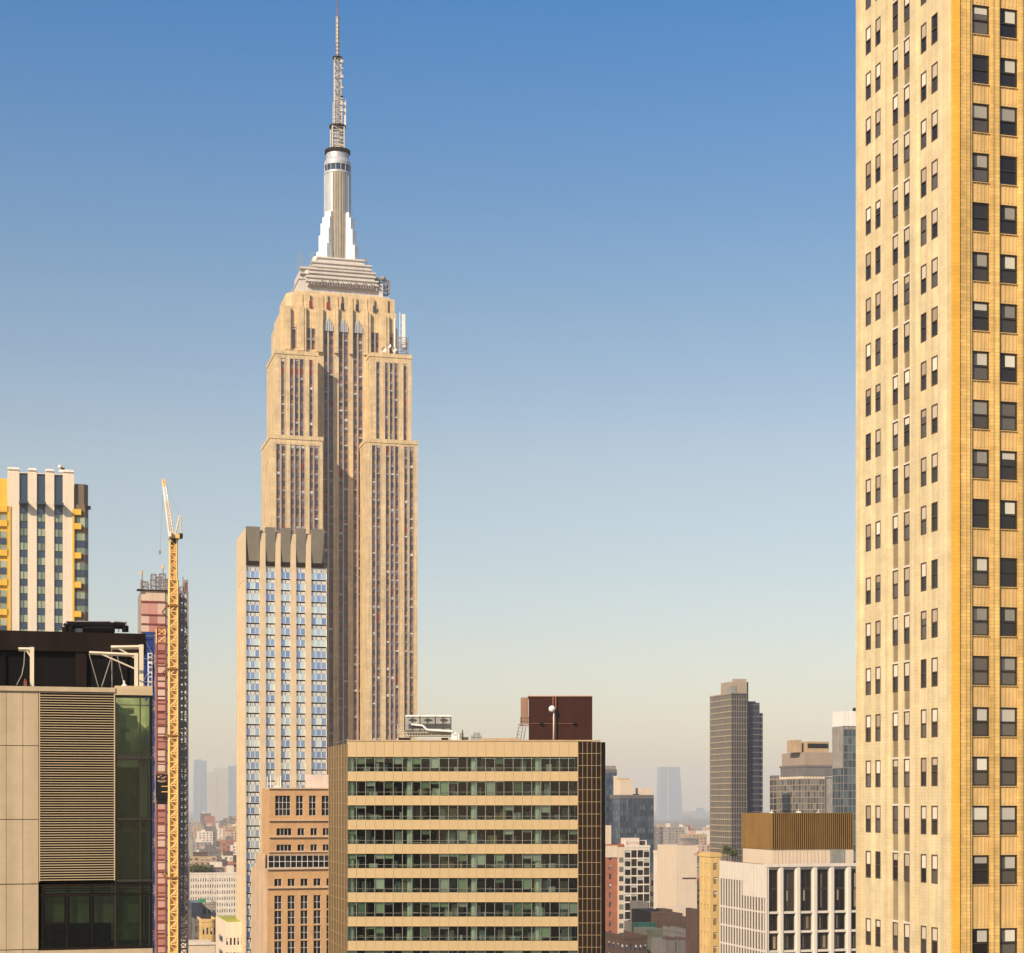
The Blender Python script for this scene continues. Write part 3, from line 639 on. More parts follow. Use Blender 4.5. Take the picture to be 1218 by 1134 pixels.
# ================================================================== LOUVRED BUILDING AT THE LEFT
def louvre_building():
    Yf = Yd(98, 90); z = lambda py, px=90: Z(py, px, Yf); x = lambda px: X(px, Yf)
    R = thing('louvred_building', 'tan panelled building with wide louvre grille and green corner glazing', 'office building', (x(30), Yf+8, 0))
    b = MB(); x0, x1 = x(-160), x(181.5)
    zt = z(818)
    # panels: joints as real gaps over a dark backing
    b.box(x0, x(136.6), Yf+.35, Yf+18, z(1050), zt-.25, 0); b.box(x0, x(46), Yf+.36, Yf+18, 0, z(1050)-.01, 0); b.box(x(46)+.01, x(136.6), Yf+5, Yf+18, 0, z(1050)-.01, 0); b.box(x(46)+.01, x(180), Yf+.4, Yf+4.99, z(1134), z(1129), 0); b.build('core', M['black_box'], R)
    # floors and back wall of the glazed corner
    c = MB(); c.box(x(136.7), x1-.1, Yf+5, Yf+18, 0, zt-.25)
    c.build('inner_wall', M['green_wall'], R)
    p = MB(); ys = [818.5, 887.2, 888.0, 974.3, 975.1, 1050.5, 1051.6, 1128, 1129, 1210]
    xs = [(-160,-110.6),(-110,-60.6),(-60,-30.6),(-30,7.2),(7.6,27),(27.5,45.6)]
    for i in range(0, 10, 2):
        for a, c_ in xs: p.box(x(a), x(c_), Yf, Yf+.34, z(ys[i+1]), z(ys[i]))
    pieces(p, 'wall_panel', M['panel_tan'], R)
    cap = MB(); cap.box(x0, x(137), Yf-.12, Yf+.6, zt-.24, zt+.02); cap.build('parapet_cap', M['panel_tan'], R)
    l = MB(); n = 77
    for i in range(n):
        zz = z(1046.5) + (z(821.5)-z(1046.5))*i/(n-1)
        l.poly([(x(47.5),Yf-.02,zz),(x(135.6),Yf-.02,zz),(x(135.6),Yf+.12,zz+.02),(x(47.5),Yf+.12,zz+.02)]); l.box(x(47.5), x(135.6), Yf-.03, Yf-.01, zz-.03, zz+.012)
    for px_ in (47, 136.2): l.box(x(px_)-.03, x(px_)+.03, Yf-.04, Yf+.3, z(1048), z(819.5))
    l.build('louvre_grille', M['louvre'], R)
    # glazed corner bay
    gl = MB(); fr = MB()
    gl.poly([(x(137.5),Yf+.15,z(1047)),(x1-.1,Yf+.15,z(1047)),(x1-.1,Yf+.15,z(827)),(x(137.5),Yf+.15,z(827))])
    gl.poly([(x1-.1,Yf+.15,z(1128)),(x1-.1,Yf+5,z(1128)),(x1-.1,Yf+5,z(827)),(x1-.1,Yf+.15,z(827))])
    gl.build('corner_glazing', GLASS2, R)
    for a, b_ in [(826,828),(837.4,838.2),(898.5,902.5),(912.5,913.2),(973.2,975.4),(988,988.7),(1047,1050)]: fr.box(x(137), x1, Yf+.05, Yf+.22, z(b_), z(a))
    for a, b_ in [(136.6,137.8),(166.3,167.5),(177.6,178.4),(180.6,181.6)]: fr.box(x(a), x(b_), Yf+.02, Yf+.25, z(1130), z(826))
    fr.box(x1-.12, x1, Yf+.26, Yf+.5, z(1130), z(826)); fr.build('corner_frame', M['frame_dark'], R)
    e = MB(); e.box(x(137), x1, Yf-.05, Yf+1.4, z(826), z(818.2)); e.box(x(137), x1, Yf+.1, Yf+2, z(818), z(818)+.15); e.build('corner_fascia', M['louvre'], R)
    s = MB()
    for py in (899, 974, 1050, 1128): s.box(x(137), x1-.12, Yf+.3, Yf+5, z(py+3.5), z(py))
    pieces(s, 'floor_slab', M['ceil_in'], R)
    bl = MB()
    for a, b_, t, u in [(147,164,850,866),(142,160,841,848),(150,158,870,880),(139,165,903,912)]: bl.box(x(a), x(b_), Yf+.5, Yf+.55, z(u), z(t))
    for a, b_, t, u in [(145,156,862,897),(142,158,913,970),(140,160,990,1045),(168,177,905,972)]: bl.box(x(a), x(b_), Yf+1.8, Yf+1.9, z(u), z(t))
    pieces(bl, 'blind', M['blind_green'], R)
    # windows below the grille
    g2 = MB(); f2 = MB(); bl = MB()
    mull = [(49.5,51),(79,80.2),(108.6,109.8),(138.6,140.2),(168.6,170.2),(179.6,181)]
    for (a, b_), (c_, d_) in zip(mull[:-1], mull[1:]):
        g2.poly([(x(b_),Yf+.15,z(1127)),(x(c_),Yf+.15,z(1127)),(x(c_),Yf+.15,z(1054)),(x(b_),Yf+.15,z(1054))])
        bl.box(x(b_)+.12, x(c_)-.1, Yf+.5, Yf+.53, z(1099 if c_ < 170 else 1126), z(1066.5), 0)
        for k in range(3): bl.box(x(b_)+.05, x(c_)-.05, Yf+.24, Yf+.3, z(1062.5-k*3), z(1060.8-k*3))
    for a, b_ in mull: f2.box(x(a), x(b_), Yf, Yf+.22, z(1128), z(1052))
    for a, b_ in [(1052,1054),(1063.5,1065.5),(1127,1130)]: f2.box(x(48), x1, Yf-.01, Yf+.2, z(b_), z(a))
    f2.box(x(51), x(79), Yf+.05, Yf+.2, z(1098.5), z(1097)); f2.box(x(59), x(79), Yf+.06, Yf+.2, z(1114), z(1113)); f2.box(x(59), x(60), Yf+.06, Yf+.2, z(1127), z(1098))
    f2.build('lower_window_frame', M['brown_dark'], R); g2.build('lower_window_pane', GLASS2, R); pieces(bl, 'lower_window_blind', M['blind_olive'], R)
    fl = MB(); fl.box(x(46), x1, Yf-.03, Yf+.32, z(1210), z(1130)); fl.build('wall_panel', M['panel_tan'], R)
    # recess behind the lower windows
    # (the core is cut back there)
    # the blackened penthouse behind
    ph = MB(); Yp = Yf + 5; xp = X(171.5, Yp)
    zp = Z(752, 90, Yp); ph.box(X(-170,Yp), xp, Yp+.35, Yp+12, zt-1.5, zp-.1); 
    for px_ in (-60, 5, 90, 150): ph.box(X(px_,Yp), X(px_+1.5,Yp), Yp+.2, Yp+.4, zt, zp-1)
    ph.build('penthouse', M['black_box'], R)
    fa = MB(); fa.box(X(-170,Yp), xp+.1, Yp, Yp+.5, Z(775,90,Yp), zp); fa.box(xp-.05, xp+.12, Yp+.5, Yp+12.2, Z(775,90,Yp), zp); fa.box(X(90,Yp), X(103,Yp), Yp+.1, Yp+.5, Z(816,90,Yp), Z(775.2,90,Yp)); fa.build('penthouse_fascia', M['brown_dark'], R)
    # pipes and rails on top of the penthouse
    yq = Yp + 3; q = lambda px, py: (X(px,yq), yq, Z(py,px,yq))
    e = MB(); e.tube(q(78,752), q(78,746), .2, 8); e.tube(q(78,746), q(80,743.4), .2, 8); e.tube(q(80,743.4), q(149,744.6), .2, 8); e.tube(q(149,744.6), q(149,752), .2, 8); e.tube(q(85,752), q(85,744), .2, 8); e.tube(q(98,748.6), q(136,748.6), .25, 8)
    single('roof_pipe', e, M['black_box'], 'thick black pipe bent along the top of the blackened penthouse', 'pipe')
    e = MB(); yq += 1.2
    for px_ in (79,87,106,131,136,141,150): e.tube(q(px_,752), q(px_,739.6), .045, 4)
    e.tube(q(79,739.8), q(131,739.8), .05, 4); e.tube(q(136,739.8), q(150,741), .05, 4)
    single('roof_railing', e, M['grey_frame'], 'thin grey railing behind the thick black roof pipe', 'railing')
    return Yf, zt
LYF, LZT = louvre_building()
def davit(label, post, arm, topy, army, brace, cables, yq, w=.11):
    e = MB(); R = thing('roof_davit', label, 'davit', (X(post,yq), yq, LZT), 'steel davits on the louvred building roof')
    q = lambda px, py, dy=0: (X(px,yq+dy), yq+dy, Z(py,px,yq+dy))
    b = (X(post,yq), yq, LZT-.1); t = q(post, topy); k = w*.85
    e.box(b[0]-k, b[0]+k, yq-k, yq+k, LZT-.1, t[2]); e.build('post', M['louvre_l'], R)
    a = MB(); a.tube((t[0]+w,yq,t[2]-w), q(arm, army), w*.85, 4); a.build('arm', M['louvre_l'], R)
    for p0, p1, p2, p3 in brace: s = MB(); s.tube(q(p0,p1), q(p2,p3), w*.4, 6); s.build('brace', M['louvre_l'], R)
    for c in cables:
        s = MB()
        for (u, v) in zip(c[:-1], c[1:]): s.tube(q(*u), q(*v), .028, 4)
        s.build('cable', M['cable'], R)
davit('left steel davit with a drooping cable on the louvred building roof', 38, 22, 770, 772.5, [(31,773,36.5,781)], [[(29.5,774),(28.6,790),(26,803),(20,815)]], LYF+1.2, .13)
davit('tall right steel davit with short upper arm and diagonal brace', 168, 132, 767, 770.5, [(141,771.5,164,785)], [[(133,771),(133.3,818)],[(139,778),(147,812)]], LYF+2.0, .14)
davit('lower right steel davit with long arm and steep cables', 162, 106, 777, 776.8, [(120,778,161,796)], [[(106,778),(117,817)],[(132,783),(121,817)]], LYF+1.0, .12)
e = MB(); e.box(X(28,LYF+1), X(32,LYF+1), LYF+.8, LYF+1, LZT, LZT+.38, 0); e.tube((X(30,LYF+1),LYF+.9,LZT+.3), (X(30,LYF+1),LYF+.9,LZT+.5), .05, 6)
single('red_valve', e, M['red_frame'], 'small red valve beside the left davit post', 'valve')
e = MB(); e.ball((X(148,LYF+1),LYF+1,LZT+.15), .17); e.tube((X(148,LYF+1),LYF+1,LZT), (X(147.5,LYF+1),LYF+1,LZT+.5), .06, 6); single('roof_lamp', e, M['white'], 'small white fixture at the foot of right davits', 'fixture')
# blue debris net seen past the corner
Yn = 205.0; zb = lambda py: Z(py, 178, Yn)
R = thing('netted_hoist', 'narrow blue netted scaffold strip beside the louvred building corner', 'scaffold', (X(178,Yn), Yn, 0))
e = MB(); x0, x1 = X(170,Yn), X(183.6,Yn); N_ = 40
for k in range(N_):
    a, b = zb(1140) + (zb(752)-zb(1140))*k/N_, zb(1140) + (zb(752)-zb(1140))*(k+1)/N_
    o = random.uniform(-.08,.08); e.box(x0, x1+o*.6, Yn+o, Yn+2+o, a+.01, b)
e.box(x0, x1, Yn, Yn+2, 0, zb(1140)); e.build('blue_net', M['net_blue'], R)
e = MB(); e.lattice(x0, x1+.1, Yn-.3, Yn+2.2, zb(1140), zb(757), 2.6, .04); e.build('scaffold_frame', M['grey_frame'], R)
e = MB(); e.box(X(175.5,Yn), X(181,Yn), Yn-.16, Yn-.1, zb(822), zb(777)); e.build('banner', M['white'], R)
e = MB()
for k in range(7): zc = zb(816-k*5.8); e.box(X(176.8,Yn), X(180,Yn), Yn-.19, Yn-.165, zc, zc+.3 + .12*(k%2))
e.build('banner_mark', M['net_blue'], R)

# ================================================================== CREAM STRIPED TOWER
def striped_tower():
    Yf = Yd(545, 50); x = lambda px: X(px, Yf); z = lambda py: Z(py, 50, Yf)
    R = thing('striped_tower', 'cream apartment tower with dark blue window stripes and yellow balconies', 'apartment tower', (x(50), Yf+12, 0))
    wa = MB(); xa, xb = x(8.8), x(88); zt = z(563)
    cols = fu([(23,33),(43.8,53.8),(64.5,74.6)], Yf, 8.8)
    ch = facade(wa, (xa,Yf), (1,0), xb-xa, 0, zt, cols, [(40, z(564))], .5)
    wa.box(xa, xb, Yf, Yf+20, 0, zt, 0, 'DFT'); wa.poly([(xa,Yf,zt),(xb,Yf,zt),(xb,Yf+20,zt),(xa,Yf+20,zt)])
    for a, b in [(8.8,23),(33,43.8),(53.8,64.5),(74.6,88)]: wa.box(x(a+.6), x(b-.6), Yf+.3, Yf+7, zt-.2, z(557.5))
    wa.build('wall', M['cream_panel'], R)
    cp = MB()
    for a, b in [(8.8,23),(33,43.8),(53.8,64.5),(74.6,88)]: cp.box(x(a), x(b), Yf-.1, Yf+7.4, z(560.2), z(558.2)); cp.box(x(a+1), x(b-1), Yf+1, Yf+6, z(558), z(556.8))
    pieces(cp, 'coping', M['white'], R)
    sp = MB(); pl = []
    for (p, a, w_, h_) in ch:
        sp.poly([(p[0],Yf+.5,p[2]),(p[0]+w_,Yf+.5,p[2]),(p[0]+w_,Yf+.5,p[2]+h_),(p[0],Yf+.5,p[2]+h_)])
        zc = z(611.5)
        while zc > 60: pl.append(((p[0],Yf,zc-2.4), 0, w_, 2.4)); zc -= 17.15*545/F
    pieces(sp, 'stripe', M['blue_spandrel'], R)
    windows(R, pl, win_grid, [M['frame_dark'], M['g_green'], M['blind']], limit=60, nx=2, nz=1, rec=.42)
    for a, b in [(22.6,34),(43.4,54.6),(64.1,75.4)]:
        e = MB(); e.box(x(a), x(b), Yf-3.2, Yf-.02, z(601.5), z(599)); e.build('canopy', M['blue_spandrel'], R)
    # side bays: yellow piers with dark curved glass
    Y2 = Yf + .6
    for side, (a, b, g0, g1) in {'left': (-12,10.6,-6,8.6), 'right': (86.5,95,88.5,104.8)}.items():
        e = MB(); xx = lambda px: X(px, Y2)
        if side == 'left':
            e.box(xx(-12), x(8.7), Y2, Y2+12, z(598), z(571)); e.box(x(8.9), xx(12.8), Yf-.3, Yf+.0, z(1000), z(604)); 
        else:
            e.box(x(86), x(88.4), Yf-.3, Yf-.01, z(1000), z(604)); e.box(xx(87.2), xx(88.6), Y2-.4, Y2+1, 60, z(604))
        zc = 604.0; k = 0
        while zc < 760:
            e.box(xx(-12 if side == 'left' else 88.6), xx(10 if side == 'left' else 96.5), Y2-.9, Y2+4, z(zc+7), z(zc)); zc += 17.0 if k == 0 else 35; k += 1
        pieces(e, 'yellow_bay', M['yellow_panel'], R)
    pr = [(X(88.4,Y2),Y2),(X(101,Y2),Y2),(X(104.5,Y2),Y2+1.2),(X(105.6,Y2),Y2+4),(X(105.6,Y2),Y2+14),(X(88.4,Y2),Y2+14)]
    e = MB(); e.prism(pr, 0, z(598)); e.prism([(X(88.6,Y2+1),Y2+.6),(X(100,Y2),Y2+.6),(X(105,Y2),Y2+2),(X(105,Y2),Y2+13),(X(88.6,Y2),Y2+13)], z(598), z(573)); e.build('side_wing', M['taupe'], R)
    gw = []
    for t, b in [(613,625.5),(633,658),(668,693.5),(703,727),(737,761)]:
        e = MB(); n = 3 if b - t > 20 else 1
        for k in range(n):
            za, zb_ = z(b - (b-t)*k/n), z(b - (b-t)*(k+1)/n)
            for (u, v) in ((89,95),(95.4,101)): e.box(X(u,Y2), X(v,Y2), Y2-.12, Y2-.02, za+.08, zb_-.08, 1 if k != 1 or n == 1 else 0)
            e.poly([(X(101.2,Y2),Y2-.1,za+.08),(X(104.7,Y2),Y2+1.1,za+.08),(X(104.7,Y2),Y2+1.1,zb_-.08),(X(101.2,Y2),Y2-.1,zb_-.08)], 1 if k != 1 or n == 1 else 0)
        e.build('bay_window', [M['blue_spandrel'], M['g_green']], R)
        e = MB()
        for k in range(n):
            za, zb_ = z(b - (b-t)*k/n), z(b - (b-t)*(k+1)/n)
            for (u, v) in ((-6,0.5),(1,8)): e.box(X(u,Y2), X(v,Y2), Y2-.12, Y2-.02, za+.08, zb_-.08, 1 if k != 1 or n == 1 else 0)
        e.build('bay_window', [M['blue_spandrel'], M['g_green']], R)
    e = MB(); e.box(xa-8, xa-.05, Y2, Y2+14, 0, z(598)); e.build('side_wing', M['yellow_panel'], R)
    e = MB(); e.box(X(103,Y2), X(108,Y2), Y2+.2, Y2+1.4, z(603), z(599)); e.build('corner_bracket', M['brown_dark'], R)
    e = MB(); xm, ym = X(73, Yf+6), Yf+6
    e.tube((xm,ym,z(557)), (xm,ym,z(548)), .35, 6, 0); e.ball((xm-.5,ym,z(550)), .6, 1); e.box(xm-.9, xm+.9, ym-.4, ym+.4, z(556.5), z(554), 1); e.box(xm-.2, xm+1.0, ym-.5, ym+.4, z(553), z(551.4), 2)
    single('rooftop_mast', e, [M['crane'], M['white'], M['brown_dark']], 'short yellow and white mast on roof of the striped tower', 'mast')
striped_tower()

# ================================================================== CONSTRUCTION SITE: TOWER, SCAFFOLD, HOIST, CRANE
def site():
    Yf = Yd(470, 195); x = lambda px: X(px, Yf); z = lambda py: Z(py, 195, Yf)
    R = thing('unfinished_tower', 'unfinished tower with pink sheathing panels behind the yellow crane', 'tower', (x(195), Yf+12, 0))
    e = MB(); e.box(x(168), x(213), Yf+.3, Yf+16, 0, z(703)); e.build('concrete_core', M['concrete'], R)
    e = MB(); zc = 716.0; e.poly([(x(168),Yf+.1,z(715.6)),(x(196.5),Yf+.1,z(715.6)),(x(196.5),Yf+.1,z(704)),(x(168),Yf+.1,z(703))]); e.build('beige_sheet', M['beige_sheet'], R)
    e = MB(); r = MB(); h = [716.6,732,743,753,765,777,789]
    while h[-1] < 1130: h.append(h[-1] + 14.6)
    for a, b in zip(h[:-1], h[1:]):
        for k in range(3): e.box(x(168+k*9.6), x(177.4+k*9.6), Yf, Yf+.25, z(b-.9), z(a+.7))
        r.box(x(167.6), x(197), Yf-.25, Yf+.2, z(b+.6), z(b-.9))
    r.box(x(167.6), x(197), Yf-.25, Yf+.2, z(717.2), z(715.4))
    e.build('pink_sheathing', M['pink'], R); r.build('red_edge_beam', M['red_frame'], R)
    e = MB(); e.box(x(163), x(168.6), Yf-.8, Yf+2, z(703.4), z(702)); e.box(x(168), x(200), Yf-.4, Yf+3, z(703.4), z(702.2)); e.build('top_deck', M['brown_dark'], R)
    # rods, formwork and posts on top
    e = MB()
    for a, b, t in [(168.3,170,690),(170,176,692),(180,186,683),(186,192,686),(190,197,682),(196.5,199.5,688)]: e.lattice(x(a), x(b), Yf+1, Yf+3, z(703), z(t), 1.5, .10)
    for px_, t in ((169.4,679),(194.3,674),(177,694)): e.tube((x(px_),Yf+1,z(703)), (x(px_),Yf+1,z(t)), .14, 5)
    e.build('formwork', M['grey_frame'], R)
    e = MB(); e.tube((x(168.5),Yf+1,z(684)), (x(168.5),Yf+1,z(679)), .3, 5); e.tube((x(194.3),Yf+1,z(676)), (x(194.3),Yf+1,z(672)), .35, 5); e.build('marker', M['crane'], R)
    # brown hoist scaffold in front of the left half, grey one at the right
    Ys = Yf - 6
    e = MB(); e.lattice(X(187,Ys), X(197.6,Ys), Ys, Ys+2.4, z(1150), Z(747,190,Ys), 2.02, .13, 0, False); e.lattice(X(187,Ys), X(197.6,Ys), Ys+.1, Ys+2.3, Z(765,190,Ys), Z(747,190,Ys), 2.02, .16, 1)
    single('scaffold_tower', e, [M['red_frame'], M['crane']], 'dark red scaffold column in front of the pink sheathed tower', 'scaffold')
    e = MB(); Yr = Yf + 2; e.lattice(X(214.6,Yr), X(223.4,Yr), Yr, Yr+3, 60, Z(704,218,Yr), 1.85, .13, 0, True); e.lattice(X(214.2,Yr), X(219,Yr), Yr+.2, Yr+2.8, Z(1090,218,Yr), Z(698,218,Yr), .92, .10, 0, False)
    e.tube((X(217.5,Yr),Yr,Z(704,218,Yr)), (X(217.5,Yr),Yr,Z(686,218,Yr)), .14, 4); e.box(X(219.6,Yr), X(223.2,Yr), Yr, Yr+2, Z(705,218,Yr), Z(692.5,218,Yr), 1); e.lattice(X(219.6,Yr), X(223.2,Yr), Yr, Yr+2, Z(705,218,Yr), Z(690,218,Yr), 1, .08)
    k = 0
    for i in range(44):
        zc = 712 + i*8.6
        if random.random() < .8: e.box(X(215,Yr), X(223,Yr), Yr+1.2, Yr+1.4, Z(zc+random.uniform(3,7),218,Yr), Z(zc,218,Yr), 2 + (i % 2))
    single('scaffold_tower', e, [M['grey_frame'], M['red_frame'], M['pinkstone'], M['concrete']], 'grey scaffold column right of the yellow crane mast', 'scaffold')
    e = MB(); Yh = Yf - 14; q = lambda a: X(a, Yh); zz = lambda p: Z(p, 197, Yh)
    e.box(q(186), q(209), Yh, Yh+3, zz(947), zz(931), 0); e.box(q(184.5), q(211), Yh-.3, Yh+3.3, zz(950), zz(947), 0); e.lattice(q(186), q(200), Yh, Yh+3, zz(931), zz(922), 1, .1)
    for p in (935, 941.5): e.box(q(192), q(211.5), Yh-.38, Yh-.31, zz(p+1), zz(p), 1)
    e.tube((q(188),Yh,zz(927)), (q(196),Yh,zz(922)), .25, 5); e.box(q(199), q(207), Yh-.1, Yh+2, zz(931), zz(927), 0)
    for p in (186,209): e.tube((q(p),Yh,zz(950)), (q(p),Yh,zz(925)), .2, 4)
    e.box(q(187), q(199), Yh+.2, Yh+2.8, zz(950), zz(950)-1.5, 0)
    single('work_platform', e, [M['black_box'], M['crane']], 'black and yellow climbing work platform beside the crane mast', 'work platform')
    # crane
    Yk = Yd(452, 206); x = lambda px: X(px, Yk); z = lambda py: Z(py, 206, Yk)
    C = thing('tower_crane', 'tall yellow luffing tower crane with pale jib beside the unfinished tower', 'crane', (x(206.5), Yk, 0))
    e = MB(); e.lattice(x(202.6), x(210.4), Yk, Yk+1.8, z(690), z(642), 1.7, .17); e.box(x(203.6), x(209.4), Yk+.5, Yk+1.3, z(690), z(642)); e.build('upper_mast', M['crane'], C)
    e = MB(); e.lattice(x(201.8), x(211.4), Yk-.2, Yk+2, 40, z(690), 2.05, .21); e.box(x(203.2), x(210.4), Yk+.4, Yk+1.5, 40, z(690)); e.build('lower_mast', M['crane'], C)
    for p in (719.5, 795, 874, 1043):
        e = MB(); e.box(x(198), x(213), Yk-.7, Yk+3, z(p+1.6), z(p)); 
        e.tube((x(200),Yk+1,z(p)), (x(199),Yf,z(p)), .2, 4); e.tube((x(212),Yk+1,z(p)), (x(212),Yf,z(p)), .2, 4); e.build('mast_tie', M['crane_dark'], C)
    e = MB(); e.lathe(x(206.6), Yk+.9, [(1.0,z(647)),(1.1,z(643)),(1.3,z(641))], 12); e.build('slewing_ring', M['brown_dark'], C)
    e = MB(); e.box(x(201.5), x(213.5), Yk-.6, Yk+2.4, z(640.6), z(635.6)); e.box(x(200.6), x(204), Yk-1.4, Yk-.4, z(640), z(633.6)); e.build('machine_deck', M['crane'], C)
    e = MB(); e.box(x(212.5), x(217.4), Yk-.3, Yk+2.2, z(639.5), z(634.4)); e.build('counterweight', M['black_box'], C)
    e = MB(); e.box(x(200.2), x(203.2), Yk-1.6, Yk-1.41, z(639.6), z(634)); e.build('cab', M['white'], C)
    e = MB(); e.tube((x(208.5),Yk,z(636)), (x(213.6),Yk,z(614)), .15, 4); e.tube((x(216),Yk,z(636)), (x(214.6),Yk,z(614)), .12, 4); e.tube((x(208.5),Yk+1.5,z(636)), (x(213.6),Yk+1.5,z(614)), .15, 4); e.box(x(212.2), x(215.4), Yk, Yk+1.5, z(615.6), z(613))
    for k in range(5): t = k/5; e.tube((x(208.5+5.1*t),Yk,z(636-22*t)), (x(216-1.4*t),Yk,z(633-19*t)), .07, 4)
    e.build('a_frame', M['crane_white'], C)
    # jib: leaning away from the street
    e = MB(); Pa = Vector((x(203.8), Yk+.4, z(636))); Pb = Vector((X(194.6,Yk+9), Yk+9, Z(571,194.6,Yk+9))); n = 15
    u = (Pb - Pa).normalized(); s1 = Vector((.52,0,0)); s2 = u.cross(Vector((1,0,0))).normalized()*.6
    for i in range(n):
        t0, t1 = i/n, (i+1)/n; a, b = Pa.lerp(Pb, t0), Pa.lerp(Pb, t1); m_ = 0 if i < 9 else (1 if i < 13 else 2)
        for s in (s1+s2, s1-s2, -s1+s2, -s1-s2): e.tube(a+s*(1-t0*.45), b+s*(1-t1*.45), .14, 4, m_)
        e.tube(a+(s1-s2)*(1-t0*.45), b+(-s1-s2)*(1-t1*.45), .10, 4, m_); e.tube(a+(-s1+s2)*(1-t0*.45), b+(s1+s2)*(1-t1*.45), .10, 4, m_); e.tube(a+(s1+s2)*(1-t0*.45), b+(s1-s2)*(1-t1*.45), .10, 4, m_)
    e.build('jib', [M['crane_white'], M['white'], M['crane']], C)
    e = MB(); e.tube(Pb, (x(214),Yk+.7,z(613.5)), .05, 4); e.tube(Pb, (x(193.2),Pb.y,z(650)), .045, 4); e.box(x(193.2)-.3, x(193.2)+.3, Pb.y-.3, Pb.y+.3, z(654), z(649.6)); e.build('hoist_cable', M['cable'], C)
site()

# ================================================================== CREAM PIERED TOWER WITH BLUE GLASS
def piered_tower():
    Yf = Yd(555, 340); x = lambda px: X(px, Yf); z = lambda py: Z(py, 340, Yf)
    R = thing('piered_tower', 'cream piered tower with blue mirrored windows and flared grey crown', 'office tower', (x(340), Yf+10, 0))
    x0, x1 = x(291.5), x(388.7); yb = Yat(281.2, x0); wa = MB()
    bays = [(292.9,308.9,3),(316.2,327.2,2),(334.1,345.4,2),(352.4,363.4,2),(370.2,388.4,3)]
    ztop = z(674.5); zc = z(631)
    ch = facade(wa, (x0,Yf), (1,0), x1-x0, 0, ztop, fu([b[:2] for b in bays], Yf, 291.5), [(40, ztop-.01)], .7)
    D = yb - Yf; sc = even(D, 3, .34, 2)
    ch2 = facade(wa, (x0,yb), (0,-1), D, 0, ztop, sc, [(40, z(690))], .3)
    wa.box(x0, x1, Yf, yb, 0, ztop, 0, 'DFL')
    for (a, b), (c, d) in zip([(0,291.5)]+[b[:2] for b in bays], [b[:2] for b in bays]+[(388.7,0)]):
        if b < c: wa.box(x(b), x(c), Yf-.25, Yf+.0, 60, ztop)
    # piers run on up between the flared crown panels
    for a, b in [(309.2,315.8),(327.6,333.8),(345.6,352),(363.8,370)]: wa.box(x(a), x(b), Yf-.1, Yf+2, ztop+.003, z(635))
    wa.prism([(x0,Yf+1.2),(x0+.01,yb-1),(x0-.01,yb-1)], ztop, ztop+.1)
    wa.box(x0-.02, x(292.6), Yf, yb, ztop+.003, z(631)); wa.build('wall', M['f_pier'], R)
    for a, b, a2, b2 in [(292.6,309,296.2,308.6),(315.8,327.4,316.4,326.8),(333.8,345.4,334.4,345),(352,363.6,352.4,363),(370,385.6,371,383.2)]:
        e = MB(); A, B, A2, B2 = x(a), x(b), x(a2), x(b2); zb, zt = z(668.5), z(628.5)
        f = [(A2,Yf+.6,zb),(B2,Yf+.6,zb),(B,Yf-.9,zt),(A,Yf-.9,zt)]; g_ = [(A2,Yf+2,zb),(B2,Yf+2,zb),(B,Yf+2,zt),(A,Yf+2,zt)]
        e.poly(f); e.poly([g_[1],g_[0],g_[3],g_[2]])
        for i in range(4): j = (i+1) % 4; e.poly([f[j],f[i],g_[i],g_[j]])
        e.build('crown_panel', M['f_grey'], R)
    e = MB(); e.box(x0+.1, x(386), Yf+2.02, yb-1, ztop, z(633)); e.build('crown_core', M['f_grey'], R)
    e = MB()
    for a, b in [(296,308.8),(316,327),(334,345.2),(352.2,363.2),(370,386)]: e.box(x(a), x(b), Yf+.5, Yf+1.9, ztop+.01, z(668.6))
    pieces(e, 'crown_recess', M['brown_dark'], R)
    e = MB()
    for a in (311,322,330): e.box(x(a), x(a+3), Yf+2.2, Yf+4, z(633), z(630.4))
    pieces(e, 'roof_vent', M['unit'], R)
    e = MB(); storey = 13.33*555/F; pl = []; sl = MB(); zt0 = ztop
    for (p, a, w_, h_), b in zip(ch, bays):
        n = b[2]; k = 0; zc = ztop - .6; 
        e.poly([(p[0],Yf+.7,p[2]),(p[0]+w_,Yf+.7,p[2]),(p[0]+w_,Yf+.7,p[2]+h_),(p[0],Yf+.7,p[2]+h_)])
        while zc - storey > z(1165):
            for i in range(n): sl.box(p[0]+w_*i/n+.1, p[0]+w_*(i+1)/n-.1, Yf+.38, Yf+.6, zc-.95, zc-.02)
            pl.append(((p[0], Yf, zc-3.1), 0, w_, 2.12, n)); zc -= storey
        sl.box(p[0]+.02, p[0]+w_-.02, Yf+.36, Yf+.58, ztop-.58, ztop-.02)
    pieces(e, 'shadow_gap', M['black_box'], R); pieces(sl, 'pale_spandrel', M['pale_span'], R)
    for n in (2, 3): pass
    mats = [M['frame_white'], M['g_blue'], M['blind']]
    p3 = [p[:4] for p in pl if p[4] == 3]; p2 = [p[:4] for p in pl if p[4] == 2]
    windows(R, p3, win_grid, mats, limit=40, nx=3, nz=1, rec=.5, fr=.15, key='3'); windows(R, p2, win_grid, mats, limit=58, nx=2, nz=1, rec=.5, fr=.15, key='2')
    pl = []; e = MB()
    for (p, a, w_, h_) in ch2:
        e.poly([(x0+.3,p[1],p[2]),(x0+.3,p[1]-w_,p[2]),(x0+.3,p[1]-w_,p[2]+h_),(x0+.3,p[1],p[2]+h_)])
    e.build('side_stripe', M['white_stone'], R)
piered_tower()

